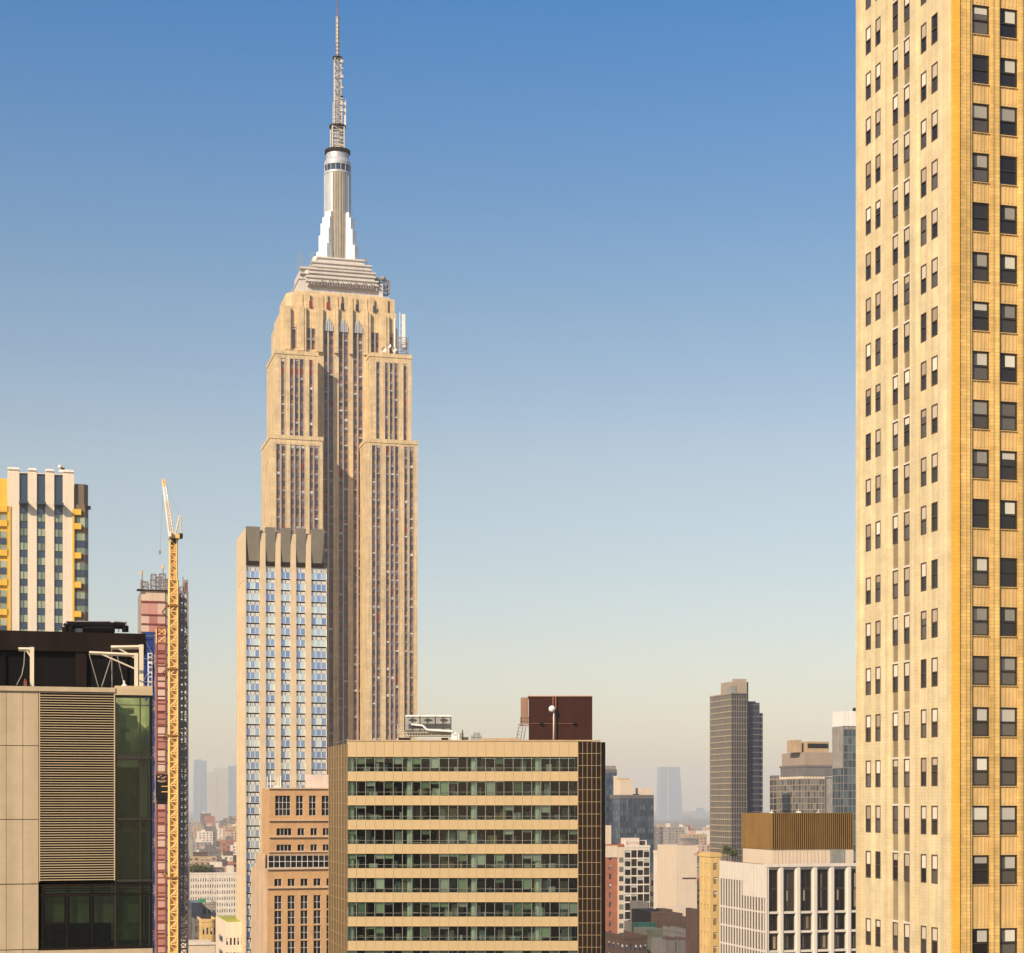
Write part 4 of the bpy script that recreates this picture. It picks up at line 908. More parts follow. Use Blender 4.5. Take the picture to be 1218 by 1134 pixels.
# ================================================================== ORANGE BRICK BUILDING
def orange_brick():
    Yf = Yd(400, 350); x = lambda px: X(px, Yf); z = lambda py: Z(py, 350, Yf)
    R = thing('brick_building', 'orange brick building with dark grid windows below the cream piered tower', 'office building', (x(350), Yf+10, 0))
    x0, x1 = x(320.5), x(405); yb = Yat(311.8, x0); wa = MB()
    cols = []
    up = [(327.4,345.4),(352.2,360.4),(367.6,375.8),(382.6,391.5)]; u2 = [(329,346.8),(354,362),(369.4,377.2),(384,391.6)]
    low = [(326.4,335),(342.2,350.6),(357.6,366),(373,381.4),(388.4,396.6)]
    zL = z(1035)
    p1 = facade(wa, (x0,Yf), (1,0), x1-x0, z(976), z(937.5), fu(up, Yf, 320.5), [(z(970.4), z(946.6))], .4)
    Yg = Yf
    p2 = facade(wa, (x0,Yf), (1,0), x1-x0, z(1017), z(976), fu(u2, Yf, 320.5), [(z(994), z(985.4)), (z(1012.4), z(1004.8))], .4)
    xs = x(304.4)
    x318 = x(318)
    wa.box(x0, x1, Yf, yb, z(1017), z(937.5), 0, 'DF'); wa.box(x0, x1, Yf+.01, yb, z(1034), z(1017), 0, 'FT')
    Yl = Yf - .8; lx0 = X(318.4, Yl)
    cl = [(a-.0, b, [(0, 0)]) for a, b in fu(low, Yl, 318.4)]
    p3 = facade(wa, (lx0,Yl), (1,0), x1-lx0, 0, z(1034), fu(low, Yl, 318.4), [(z(1054), z(1045.2))] + [(z(1065+18*(k+1)-1.6) , z(1065+18*k)) for k in range(6)], .4)
    wa.poly([(lx0,Yl,z(1034)),(x1,Yl,z(1034)),(x1,Yf,z(1034)),(lx0,Yf,z(1034))])
    yb2 = Yat(303.6, lx0); wa.box(lx0, x1, Yl, yb2, 0, z(1034.2), 0, 'DFT')
    wa.build('wall', M['gbrick'], R)
    for t, pr, p_ in [(938.6,.4,1.6),(976.6,.5,1.4),(996.2,.5,1.2),(1013.8,.4,1.2)]: e = MB(); e.box(x0-.3, x1, Yf-pr, Yf-.003, z(t), z(t-p_)); e.build('cornice', M['gstone'], R)
    for t, pr, p_ in [(1034,.5,2),(1056.4,.5,1.4)]: e = MB(); e.box(lx0-.3, x1, Yl-pr, Yl-.003, z(t), z(t-p_)); e.build('cornice', M['gstone'], R)
    mt = [M['frame_white'], M['g_black'], M['blind']]
    big = [p for p in p1 if p[2] > 2.2]
    windows(R, [p for p in p1 if p[2] > 2.5], win_grid, mt, nx=4, nz=3, rec=.35, fr=.07); windows(R, [p for p in p1 if p[2] <= 2.5], win_grid, mt, nx=2, nz=3, rec=.35, fr=.07, key='b')
    windows(R, [p for p in p2 if p[2] > 2.5], win_grid, mt, nx=4, nz=1, rec=.35, fr=.07, key='c'); windows(R, [p for p in p2 if p[2] <= 2.5], win_grid, mt, nx=2, nz=1, rec=.35, fr=.07, key='d')
    windows(R, [p for p in p3 if p[3] < 2.5], win_grid, mt, nx=2, nz=1, rec=.35, fr=.07, key='e'); windows(R, [p for p in p3 if p[3] >= 2.5], win_grid, mt, nx=2, nz=2, rec=.35, fr=.07, key='f')
    # the dark glazed band
    e = MB(); q = win_grid(x1-x(318.8), z(1017.6)-z(1032), 0, rec=.1, nx=13, nz=2, fr=.10); e.add(q, (x(318.8), Yf-.45, z(1032))); e.box(x(318.8), x1, Yf-.34, Yf-.02, z(1032), z(1017.6), 0); e.build('window_band', [M['frame_white'], M['g_black']], R)
    # stepped stone bays on the lit side
    e = MB()
    for k, (a, t) in enumerate([(304.4,1034),(309.5,1017),(313.5,1015.5)]):
        yy = Yat(a, lx0); e.box(lx0-1.2-.0*k, lx0-.01, yy-3, yy-.4, 0, z(t))
    e.box(lx0-.5, lx0-.02, Yl+1, Yl+4, 0, z(1034)); e.build('side_pier', M['gstone'], R)
    e = MB()
    for a in (306.8,311.6,315.5): yy = Yat(a, lx0); e.box(lx0-.12, lx0-.005, yy-.7, yy+.4, 40, z(1050))
    e.build('side_window', M['g_black'], R)
    # roof: white plant box and low units
    e = MB(); Yr = Yf + 4; xx = lambda px: X(px,Yr); zz = lambda py: Z(py,350,Yr)
    e.box(xx(368.5), xx(395), Yr, Yr+6, zz(938.4), zz(921.5)); e.build('plant_box', M['pinkstone2'], R)
    e = MB()
    for px_ in (318,322,331,334): e.tube((xx(px_),Yr,zz(939)), (xx(px_),Yr,zz(random.uniform(923,930))), .12, 4)
    e.box(xx(326), xx(333), Yr+.5, Yr+2, zz(939), zz(935)); e.build('roof_aerial', M['frame_white'], R)
orange_brick()

# ================================================================== BEIGE BANDED OFFICE BUILDING (its front is square to the view)
def banded():
    d = 275.0; RZ = -PSI
    u = lambda px, dd=d: (px-HX)/F*dd
    z = lambda py, dd=d: CH + (HY-py)*dd/F
    R = thing('banded_office', 'beige banded office building with green ribbon windows and dark bronze side', 'office building', (u(550), d+12, 0), None, RZ)
    def B(name, mb, mats, **k): return mb.build(name, mats, R, **k)
    xl, xr = u(412.8), u(687.2); zt = z(882)
    # left face runs back along the street grid
    tdir = (-sin(PSI), cos(PSI)); T = 17.8; lx, ly = xl + tdir[0]*T, d + tdir[1]*T
    fl = MB(); e = MB()
    e.prism([(lx,ly),(xl,d),(xl+.01,d+.2),(lx+.2,ly+.05)], 0, z(884.4)); 
    nn = 7
    B('side_wall', e, M['bronze'])
    ln = MB(); ang = atan2(d-ly, xl-lx)
    for k in range(nn+1): s = k/nn; px_, py_ = lx+(xl-lx)*s, ly+(d-ly)*s; ln.box(px_-.03, px_+.03, py_-.12, py_+.1, 0, z(884.6))
    py = 884.4 + 14
    while py < 1150:
        q = MB(); q.box(0, T, -.06, .05, -.03, .03); ln.add(q, (lx, ly, z(py)), ang); py += 14.4
    B('side_mullion', ln, M['bronze_line'])
    # spandrel bands
    bands = [(882, 900.4)]; wins = []
    t = 900.4
    for k in range(9):
        wins.append((t, t+17.4)); bands.append((t+17.4, t+28.8)); t += 28.8
    for a, b in bands:
        e = MB(); e.box(xl, xr, d, d+.5, z(b), z(a))
        n = 25
        for k in range(1, n): xx = xl+(xr-xl)*k/n; e.box(xx-.025, xx+.025, d-.05, d, z(b), z(a))
        e.box(xl, xr, d-.07, d, z(b), z(b)+.10); B('spandrel', e, M['band'])
    # floors, ceilings, back wall, columns
    sl = MB()
    for a, b in bands: sl.box(xl+.1, xr-.1, d+.52, d+11, z(b)+.05, z(a)-.05)
    pieces(sl, 'floor_slab', M['ceil_in'], R)
    bw = MB()
    for (a, b) in wins:
        xx = xl+.1
        while xx < xr-.3:
            w_ = random.uniform(3,8); x2 = min(xr-.1, xx+w_); yy = d + random.choice([6.5,9,10.9,10.9]); bw.box(xx, x2, yy, yy+.15, z(b), z(a)); bw.box(x2-.1, x2, yy, d+11, z(b), z(a)); xx = x2
    B('office_partition', bw, M['interior'])
    for c in (413.5, 487.6, 563.8, 639.8):
        e = MB(); e.smooth = False; xx = u(c, d+1); e.lathe(xx+(.6 if c < 420 else 0), d+1.3, [(.52, z(1170)), (.52, z(890))], 16); B('column', e, M['col_green'])
    # glass, mullions
    for (a, b) in wins:
        g_ = MB(); n = 25
        for k in range(n):
            x0, x1 = xl+(xr-xl)*k/n, xl+(xr-xl)*(k+1)/n; o = random.uniform(-.004,.004)
            g_.poly([(x0,d+.22+o,z(b)),(x1,d+.22-o,z(b)),(x1,d+.22-o,z(a)),(x0,d+.22+o,z(a))])
        B('ribbon_glass', g_, GLASS)
        m_ = MB()
        for k in range(n+1): xx = xl+(xr-xl)*k/n; m_.box(xx-.04, xx+.04, d+.12, d+.3, z(b), z(a))
        m_.box(xl, xr, d+.14, d+.28, z(b-4.3)-.02, z(b-4.3)+.02); B('mullion', m_, M['cable'])
    # blinds, screens and cupboards behind the glass
    pal = [M['blind'], M['blind_green'], M['ceil_in']]
    for r, (a, b) in enumerate(wins):
        for k in range(25):
            if random.random() < .33:
                x0, x1 = xl+(xr-xl)*k/25+.08, xl+(xr-xl)*(k+1)/25-.08; fb = random.choice([.2,.35,.5,.75,.95])
                e = MB(); e.box(x0, x1, d+.40, d+.43, z(a+(b-a)*fb), z(a)); B('blind', e, random.choice([M['blind_green'], M['blind_green'], M['blind']]))
    e = MB(); e.box(u(635), u(641.5), d+1, d+1.2, z(1061), z(1045)); B('yellow_partition', e, M['crane'])
    fn = MB(); 
    for (a, b) in wins:
        for k in range(30):
            xx = random.uniform(xl+.5, xr-2); yy = d+random.uniform(.8,4); w_ = random.uniform(.3,1.6); h_ = random.choice([.75,.75,1.1,1.4,1.9]); fn.box(xx, xx+w_, yy, yy+.6, z(b), z(b)+h_*random.uniform(.8,1.1))
    B('office_fittings', fn, M['desk'])
    # bronze end wall with shade put into its colour, and black return
    e = MB(); e.box(xr+.02, u(715.4), d-.03, d+14, 0, z(882.6)); B('end_wall', e, M['bronze_dark'])
    e = MB()
    for k in range(6): xx = xr + (u(715.4)-xr)*k/5.2 + .05; e.box(xx-.03, xx+.03, d-.14, d-.03, 0, z(882.6))
    py = 896.4
    while py < 1150: e.box(xr+.02, u(715.4), d-.11, d-.035, z(py)-.03, z(py)+.03); py += 14.4
    B('end_mullion', e, M['bronze_line'])
    e = MB(); e.prism([(u(715.5),d),(u(720.2),d+.3),(u(720.2),d+14),(u(715.5),d+14)], 0, z(883)); B('black_return', e, M['black_box'])
    e = MB(); e.box(xl-.05, u(714), d-.1, d+.8, z(882)+.0, z(880.4)); e.box(xl+.5, u(712), d+.81, d+14, z(882)-.4, z(882)-.1); B('parapet_cap', e, M['tanbrick'])
    e = MB(); e.prism([(xl+.2,d+1),(xr,d+1),(xr,d+14),(lx+8,ly-2),(lx+.3,ly)], z(885.5)-.5, z(885.5)); B('roof', e, M['roof_gravel'])
    # ---- things on the roof
    dd = d + 7; zr = z(882)-.1
    P = thing('roof_plant_room', 'maroon windowless plant room on the banded building roof', 'plant room', (u(662,dd), dd+4, zr), None, RZ)
    e = MB(); e.box(u(629.5,dd), u(704.5,dd), dd, dd+8, zr, z(828.6,dd)); e.build('wall', M['maroon'], P)
    e = MB(); e.box(u(628,dd), u(705,dd), dd-.15, dd+8.1, z(828.6,dd)+.003, z(827.4,dd)); e.build('roof_edge', M['pinkstone'], P)
    e = MB(); e.box(u(619.6,dd), u(628.4,dd), dd+.5, dd+6, z(862,dd), z(829.5,dd)); e.build('side_box', M['rust2'], P)
    e = MB(); e.box(u(618.6,dd), u(629,dd), dd+.2, dd+.5, z(863.5,dd), z(861,dd)); e.lattice(u(619,dd), u(628.8,dd), dd+.25, dd+.5, z(861,dd), z(853,dd), .6, .035, 0, False)
    for q in (613.5,618.5,622): e.tube((u(q,dd),dd,zr), (u(q+4,dd),dd+.3,z(861,dd)), .07, 4)
    for k in range(5): e.tube((u(613.5+k,dd),dd,z(878-k*4,dd)), (u(618+k*.8,dd),dd,z(878-k*4,dd)), .05, 4)
    e.build('ladder', M['grey_frame'], P)
    e = MB(); e.tube((u(658,dd),dd-.3,zr), (u(658,dd),dd-.3,z(828.5,dd)), .13, 6); e.tube((u(661,dd),dd-.3,zr), (u(661,dd),dd-.3,z(828.5,dd)), .13, 6); e.tube((u(630,dd),dd-.15,z(861,dd)), (u(686,dd),dd-.15,z(861,dd)), .05, 4); e.build('pipe', M['rust'], P)
    for q in (644, 683.5): e = MB(); e.ball((u(q,dd),dd-.3,z(861,dd)), .28, 0, 6); e.build('floodlight', M['brown_dark'], P)
    e = MB(); e.ball((u(656.6,dd-1),dd-1,z(843.5,dd-1)), .55, 0, 8); e.tube((u(658.6,dd),dd-.9,zr), (u(658.6,dd),dd-.9,z(843,dd)), .09, 6); e.smooth = True
    S = thing('satellite_dish', 'white round antenna on a pole before the maroon plant room', 'satellite dish', (u(658,dd), dd-1, zr), None, RZ); e.build('radome', M['white'], S)
    dd = d + 5
    P = thing('cooling_tower', 'galvanised cooling tower with three round fans on the banded roof', 'cooling tower', (u(508,dd), dd+2, zr), None, RZ)
    e = MB(); e.box(u(480.4,dd), u(536,dd), dd+.2, dd+4, z(869,dd), z(852,dd)); e.build('housing', M['unit'], P)
    for c in (491,509.5,528):
        e = MB(); e.lathe(u(c,dd), dd+2, [(1.0, z(852,dd)), (1.05, z(850.2,dd)), (.8, z(850.2,dd))], 16); e.box(u(c-8.6,dd), u(c+8.6,dd), dd+.02, dd+.19, z(852.6,dd), z(850.6,dd)); e.build('fan_ring', M['white'], P)
        e = MB(); k = len(e.v); 
        e.poly([(u(c-5.2,dd),dd+.15,z(857,dd)),(u(c-2,dd),dd+.15,z(858.6,dd)),(u(c+3,dd),dd+.15,z(858.2,dd)),(u(c+5.4,dd),dd+.15,z(856.6,dd)),(u(c+2,dd),dd+.15,z(855.2,dd)),(u(c-3,dd),dd+.15,z(855,dd))]); e.build('fan_opening', M['unit_dark'], P)
    e = MB()
    for k in range(7): e.box(u(480.4+k*9.2,dd), u(481+k*9.2,dd), dd+.06, dd+.19, z(869,dd), z(852.6,dd))
    e.box(u(486,dd), u(535,dd), dd+.12, dd+.19, z(866.4,dd), z(861,dd)); e.build('panel_rib', M['unit_dark'], P)
    e = MB(); e.tube((u(489,dd),dd-.1,z(862,dd)), (u(503,dd),dd-.1,z(863.4,dd)), .18, 6); e.tube((u(503,dd),dd-.1,z(863.4,dd)), (u(508,dd),dd-.1,z(868.4,dd)), .18, 6); e.tube((u(508,dd),dd-.1,z(868.4,dd)), (u(538,dd),dd-.1,z(870.2,dd)), .18, 6); e.build('duct', M['white'], P)
    e = MB()
    for k in range(18): e.box(u(480+k*3.3,dd), u(480.5+k*3.3,dd), dd+.3, dd+.4, zr, z(869,dd)); 
    for p in (871.5,875,878): e.box(u(474,dd), u(538,dd), dd+.25, dd+.35, z(p,dd)-.04, z(p,dd)+.04)
    e.lattice(u(473,dd), u(482,dd), dd+.4, dd+3, zr, z(862,dd), 1, .045); e.box(u(482,dd), u(536,dd), dd+1.5, dd+1.7, z(876,dd), z(870,dd)); e.build('support_frame', M['white2'], P)
    k = [('white ducts at the right foot of the cooling tower', [(537,544,874,881),(540.5,543,871,876),(545,549,872,881)], M['white']),
         ('dark fan unit right of the cooling tower on the roof', [(546.5,551,872,880),(549,557,877,881.5),(549.4,550.6,868.5,873)], M['unit_dark']),
         ('low green grey vent unit on the middle of the roof', [(560,573,875,881),(563,571,871.6,875),(562,572.5,877,878)], M['unit']),
         ('brown low parapet block running along the roof', [(574,618,878.2,881.5)], M['tanbrick']),
         ('dark skid crates under the cooling tower', [(474,488,877.8,881),(525,533,877.8,881)], M['brown_dark'])]
    for lab, bs, m_ in k:
        e = MB()
        for a, b, c, f in bs: e.box(u(a,dd-2), u(b,dd-2), dd-2, dd-1+random.uniform(0,.3), z(f,dd-2) if f < 881.4 else zr, z(c,dd-2))
        S = thing('roof_unit', lab, 'roof unit', (u(bs[0][0],dd-2), dd-1.5, zr), None, RZ); e.build('casing', m_, S)
    e = MB(); e.tube((u(414,d+1),d+1,z(880)), (u(414,d+1),d+1,z(877)), .06, 4); e.tube((u(398,d+9),d+9,z(882)), (u(414,d+1),d+1,z(878.6)), .04, 4); S = thing('roof_railing', 'thin rail at the left corner of the banded building roof', 'railing', (u(410), d+4, zr), None, RZ); e.build('rail', M['cable'], S)
banded()

# ================================================================== WHITE FRAMED BUILDING AT THE LOWER RIGHT
def framed():
    Yf = Yd(380, 960); x = lambda px: X(px, Yf); z = lambda py: Z(py, 960, Yf)
    R = thing('framed_building', 'white precast framed building with deep dark windows and gold louvred penthouse', 'office building', (x(960), Yf+15, 0))
    x0 = x(912); x1 = x(1070); yb = Yat(857, x0); zt = z(1028)
    # backing glass wall and proud frame
    e = MB(); e.box(x0+.2, x1, Yf+1.0, yb, 0, zt-.3); e.build('core', M['tanbrick2'], R)
    fr = MB(); s = 20.1; k = 0
    fr.box(x0, x1, Yf-.25, Yf+1.2, zt-.55, zt+.1)
    px_ = 912.0; piers = []
    while px_ < 1065:
        w0 = 5.8 if px_ > 912 else 1.0
        piers.append((x(px_- (w0 if px_ > 912 else 0)+.0), x(px_ + (1.0 if px_ > 912 else 3)))); px_ += s
    for a, b in piers:
        w_ = b - a; pts = [(a, Yf+1.0),(a, Yf+.25),(a+w_*.25, Yf-.12),(a+w_*.75, Yf-.12),(b, Yf+.25),(b, Yf+1.0)]
        fr.prism(pts, 0, zt-.56)
    lv = [1084, 1107, 1130, 1153]
    for p in lv: fr.box(x0, x1, Yf+.1, Yf+.99, z(p+2.6), z(p))
    fr.box(x0, x1, Yf+.35, Yf+.99, z(1034.4), zt-.57); fr.build('precast_frame', M['iframe'], R)
    pl = []
    rr = [(1034.6,1083.8)] + [(a+2.8, b-.2) for a, b in zip(lv[:-1], lv[1:])]
    for i in range(len(piers)-1):
        a, b = piers[i][1], piers[i+1][0]
        for t, bt in rr: pl.append(((a+.02, Yf+.55, z(bt)), 0, b-a-.04, z(t)-z(bt)))
    windows(R, [p for p in pl if p[3] > 6], win_frm, [M['frame_dark'], M['g_black'], M['blind_tan']], rec=.4, key='tall', deep=True)
    windows(R, [p for p in pl if p[3] <= 6], win_frm, [M['frame_dark'], M['g_black'], M['blind_tan']], rec=.4, key='low', deep=True)
    # finned left side
    e = MB(); D = yb-Yf; n = 17
    for i in range(n+1):
        yy = Yf + .0 + D*i/n; 
        e.box(x0-.17, x0+.0, yy-.26 if i else Yf-.25, yy+.26, 0, zt)
    for p in lv: e.box(x0-.13, x0+.1, Yf+.27, yb, z(p+2.2), z(p))
    e.box(x0-.11, x0+.1, Yf+.3, yb, z(1050), zt-.1); e.box(x0-.10, x0+.1, Yf+.3, Yf+D*.5, z(1068), z(1050.1)); e.build('side_fin', M['iframe'], R)
    e = MB(); e.box(x0+.02, x0+.1, Yf+.3, yb, 0, z(1050)); e.build('side_glazing', M['g_black'], R)
    e = MB(); e.box(x0+.3, x1, Yf+1.1, yb-.3, zt-.29, zt-.2); e.build('roof', M['brownbrick'], R)
    # penthouse
    Yp = Yf + 4; a0 = X(918.3, Yp); a1 = X(1016.2, Yp); yb2 = Yat(882.5, a0); q = lambda py: Z(py, 960, Yp)
    e = MB(); e.box(a0+.15, a1-.1, Yp+.2, yb2-.1, zt-.2, q(1010.3)); e.build('penthouse_base', M['pale_stone'], R)
    e = MB(); e.box(X(987.5,Yp), X(1005.5,Yp), Yp+.1, Yp+.19, zt, q(1011)); 
    for k in range(7): e.box(X(989+k*2.4,Yp), X(990+k*2.4,Yp), Yp+.04, Yp+.1, zt, q(1011.5))
    e.build('louvre_door', M['unit'], R)
    e = MB(); 
    for k in range(15): e.box(X(922+k*4.3,Yp), X(922.35+k*4.3,Yp), Yp+.15, Yp+.2, zt, q(1010.4))
    e.build('panel_joint', M['tanbrick'], R)
    e = MB(); e.box(a0+.25, a1-.2, Yp+.11, yb2-.3, q(1010.2), q(967.6)); e.build('screen_backing', M['black_box'], R)
    e = MB(); n = 40
    for k in range(n): xx = a0 + (a1-a0)*k/n; e.box(xx, xx+(a1-a0)/n*.36, Yp-.10, Yp+.1, q(1010.2), q(967.4))
    n = 22
    for k in range(n): yy = Yp + (yb2-Yp)*k/n; e.box(a0-.06, a0+.24, yy, yy+(yb2-Yp)/n*.86, q(1010.2), q(967.4))
    e.box(a0-.1, a1, Yp-.16, Yp-.121, q(967.9), q(967)); e.build('gold_louvre', M['gold'], R)
    for c, w_, h_ in ((917.5,1.2,1.6),(949.5,1.6,2),(973,.8,1)):
        e = MB(); e.box(X(c,Yp+2), X(c+w_*2,Yp+2), Yp+2, Yp+3, q(967.6), q(967.6-h_*1.2)); e.tube((X(c+.8,Yp+2),Yp+2.2,q(966)), (X(c+.8,Yp+2),Yp+2.2,q(963)), .07, 5)
        single('roof_vent', e, M['white'], {917.5:'leftmost',949.5:'middle largest',973:'rightmost smallest'}[c] + ' white vent on top of the gold louvred penthouse', 'vent')
    # terrace planting
    def shrub(px_, py, Yq, r, label):
        T = thing('shrub', label, 'shrub', (X(px_,Yq), Yq, zt-.2)); cx, cz = X(px_,Yq), Z(py,px_,Yq); random.seed(int(px_*7)); e = MB()
        for k in range(420):
            a, b = random.uniform(0,2*pi), random.uniform(-1,1); rr = r*random.uniform(.35,1.08)*(1+.25*sin(3*a+b*4)); c_ = sqrt(1-b*b)
            p = Vector((cx+rr*c_*cos(a)*1.2, Yq+rr*c_*sin(a), cz+rr*b*.9)); s = random.uniform(.12,.26); v1 = Vector((random.gauss(0,1),random.gauss(0,1),random.gauss(0,1))).normalized(); v2 = v1.orthogonal().normalized()
            e.poly([p-v1*s, p+v2*s*.6, p+v1*s, p-v2*s*.6])
        e.build('crown', M['leaf'], T)
        t = MB(); t.tube((cx,Yq,zt-.2), (cx,Yq,cz+r*.3), .12, 6, 0, .05)
        for k in range(4): t.tube((cx,Yq,cz-r*.3), (cx+random.uniform(-1,1)*r*.7,Yq+random.uniform(-1,1)*r*.6,cz+r*.5), .06, 4, 0, .02)
        t.build('trunk', M['bark'], T)
    shrub(865, 1011, Yf+22.3, 1.3, 'larger terrace shrub left of the gold louvred penthouse'); shrub(872, 1015, Yf+20.5, .9, 'smaller terrace shrub nearest the gold louvred penthouse')
def win_frm(w, h, k, rec=.4):
    m = MB(); m.poly([(0,rec,0),(w,rec,0),(w,rec,h),(0,rec,h)], 1)
    for a, b in ((0,.12),(w-.12,w),(w*.5-.06,w*.5+.06)): m.box(a, b, rec-.14, rec-.01, 0, h, 0)
    m.box(.12, w-.12, rec-.12, rec-.01, 0, .1, 0); m.box(.12, w-.12, rec-.12, rec-.01, h-.1, h, 0)
    if h > 6: m.box(.12, w-.12, rec-.16, rec-.01, h*.52, h*.56, 0)
    random.seed(k*13+int(h*10))
    for j in range(1 + k % 2):
        x0 = random.uniform(.15, w*.6); m.poly([(x0,rec-.05,h*.08),(x0+.3+.15*k%.5,rec-.05,h*.08),(x0+.3+.15*k%.5,rec-.05,h*.9),(x0,rec-.05,h*.9)], 2)
    if h > 6: m.poly([(w*.3,rec-.06,h*.25),(w*.45,rec-.06,h*.25),(w*.45,rec-.06,h*.5),(w*.3,rec-.06,h*.5)], 2)
    return m
framed()
random.seed(5)

# ================================================================== FURTHER BUILDINGS, EACH FROM ITS OWN CORNER
def tower(name, label, cat, px0, px1, top, d, side=None, depth=18, wall='tanbrick', glass='g_dark', storey=3.6, ncol=5, wf=.5, hf=.55,
          scol=None, low=1150, style='punched', roof=(), group=None, head=1.5, limit=60, trim=None, panes=1, build_roof=True):
    Yf = Yd(d, px0); x0, x1 = X(px0, Yf), X(px1, Yf); zt = Z(top, (px0+px1)/2, Yf); zl = Z(low, px0, Yf)
    if side is not None: depth = max(3, Yat(side, x0) - Yf)
    yb = Yf + depth
    R = thing(name, label, cat, ((x0+x1)/2, Yf+depth/2, 0), group)
    wa = MB(); W = x1 - x0; rows = floors(zt, max(zl, 4), storey, hf, head)
    if scol is None: scol = max(1, int(depth / 4))
    mats = [M['frame_dark'], M[glass], M['blind']]
    if style == 'plain': wa.box(x0, x1, Yf, yb, 0, zt, 0); pl = []
    elif style == 'punched':
        pl = facade(wa, (x0,Yf), (1,0), W, 0, zt, even(W, ncol, wf), rows, .3); pl += facade(wa, (x0,yb), (0,-1), depth, 0, zt, even(depth, scol, wf), rows, .3)
        wa.box(x0, x1, Yf, yb, 0, zt, 0, 'DFL')
    elif style == 'ribbon':
        pl = facade(wa, (x0,Yf), (1,0), W, 0, zt, [(.4, W-.4)], rows, .3); p2 = facade(wa, (x0,yb), (0,-1), depth, 0, zt, [(.4, depth-.4)], rows, .3)
        wa.box(x0, x1, Yf, yb, 0, zt, 0, 'DFL')
        windows(R, p2, win_grid, mats, limit=limit//2, nx=max(2, int(depth/3)), nz=1, rec=.28, key=name+'s', fr=.12)
    elif style == 'curtain':
        pl = []; nx = max(2, ncol)
        for k in range(nx):
            for (a, b) in rows: wa.poly([(x0+W*k/nx,Yf,a-(storey*(1-hf))),(x0+W*(k+1)/nx,Yf,a-(storey*(1-hf))),(x0+W*(k+1)/nx,Yf,b),(x0+W*k/nx,Yf,b)])
        nz = scol
        for k in range(nz):
            for (a, b) in rows: wa.poly([(x0,yb-depth*k/nz,a-(storey*(1-hf))),(x0,yb-depth*(k+1)/nz,a-(storey*(1-hf))),(x0,yb-depth*(k+1)/nz,b),(x0,yb-depth*k/nz,b)])
        tp = rows[-1][0] if rows else zt; wa.build('glass_wall', M[glass], R)
        c = MB(); c.box(x0+.02, x1-.02, Yf+.02, yb-.02, 0, zt); c.build('core', M[wall], R)
        wa = MB()
        for k in range(nx+1): xx = x0+W*k/nx; wa.box(xx-.12, xx+.12, Yf-.15, Yf-.02, zl, zt)
        for k in range(nz+1): yy = yb-depth*k/nz; wa.box(x0-.15, x0-.02, yy-.12, yy+.12, zl, zt)
        if trim:
            for a, b in rows: wa.box(x0-.1, x1, Yf-.12, Yf-.03, b-.15, b+.25); wa.box(x0-.12, x0-.03, Yf, yb, b-.15, b+.25)
    if wa.v: wa.build('mullion_grid' if style == 'curtain' else 'wall', M[trim if (trim and style == 'curtain') else wall], R)
    if style == 'punched': windows(R, pl, win_plain, mats, limit=limit, rec=.28)
    if style == 'ribbon': windows(R, pl, win_grid, mats, limit=limit, nx=max(2, ncol), nz=1, rec=.28, key=name+'f', fr=.12)
    if build_roof and style != 'plain':
        e = MB(); e.box(x0-.15, x1+.15, Yf-.15, Yf+.35, zt+.003, zt+1.0); e.box(x0-.15, x0+.35, Yf+.36, yb, zt+.003, zt+1.0); e.box(x1-.35, x1+.15, Yf+.36, yb, zt+.003, zt+1.0); e.build('parapet', M[wall], R)
    for r in roof:              # (name, px0, px1, top, material, setback)
        nm, a, b, t, mm, sb = r[:6]; dp = r[6] if len(r) > 6 else min(8, depth - sb - .5)
        Yr = Yf + sb; e = MB(); e.box(X(a,Yr), X(b,Yr), Yr, Yr + max(2, dp), zt, Z(t,(a+b)/2,Yr)); e.build(nm, M[mm], R)
    return R, x0, x1, Yf, yb, zt

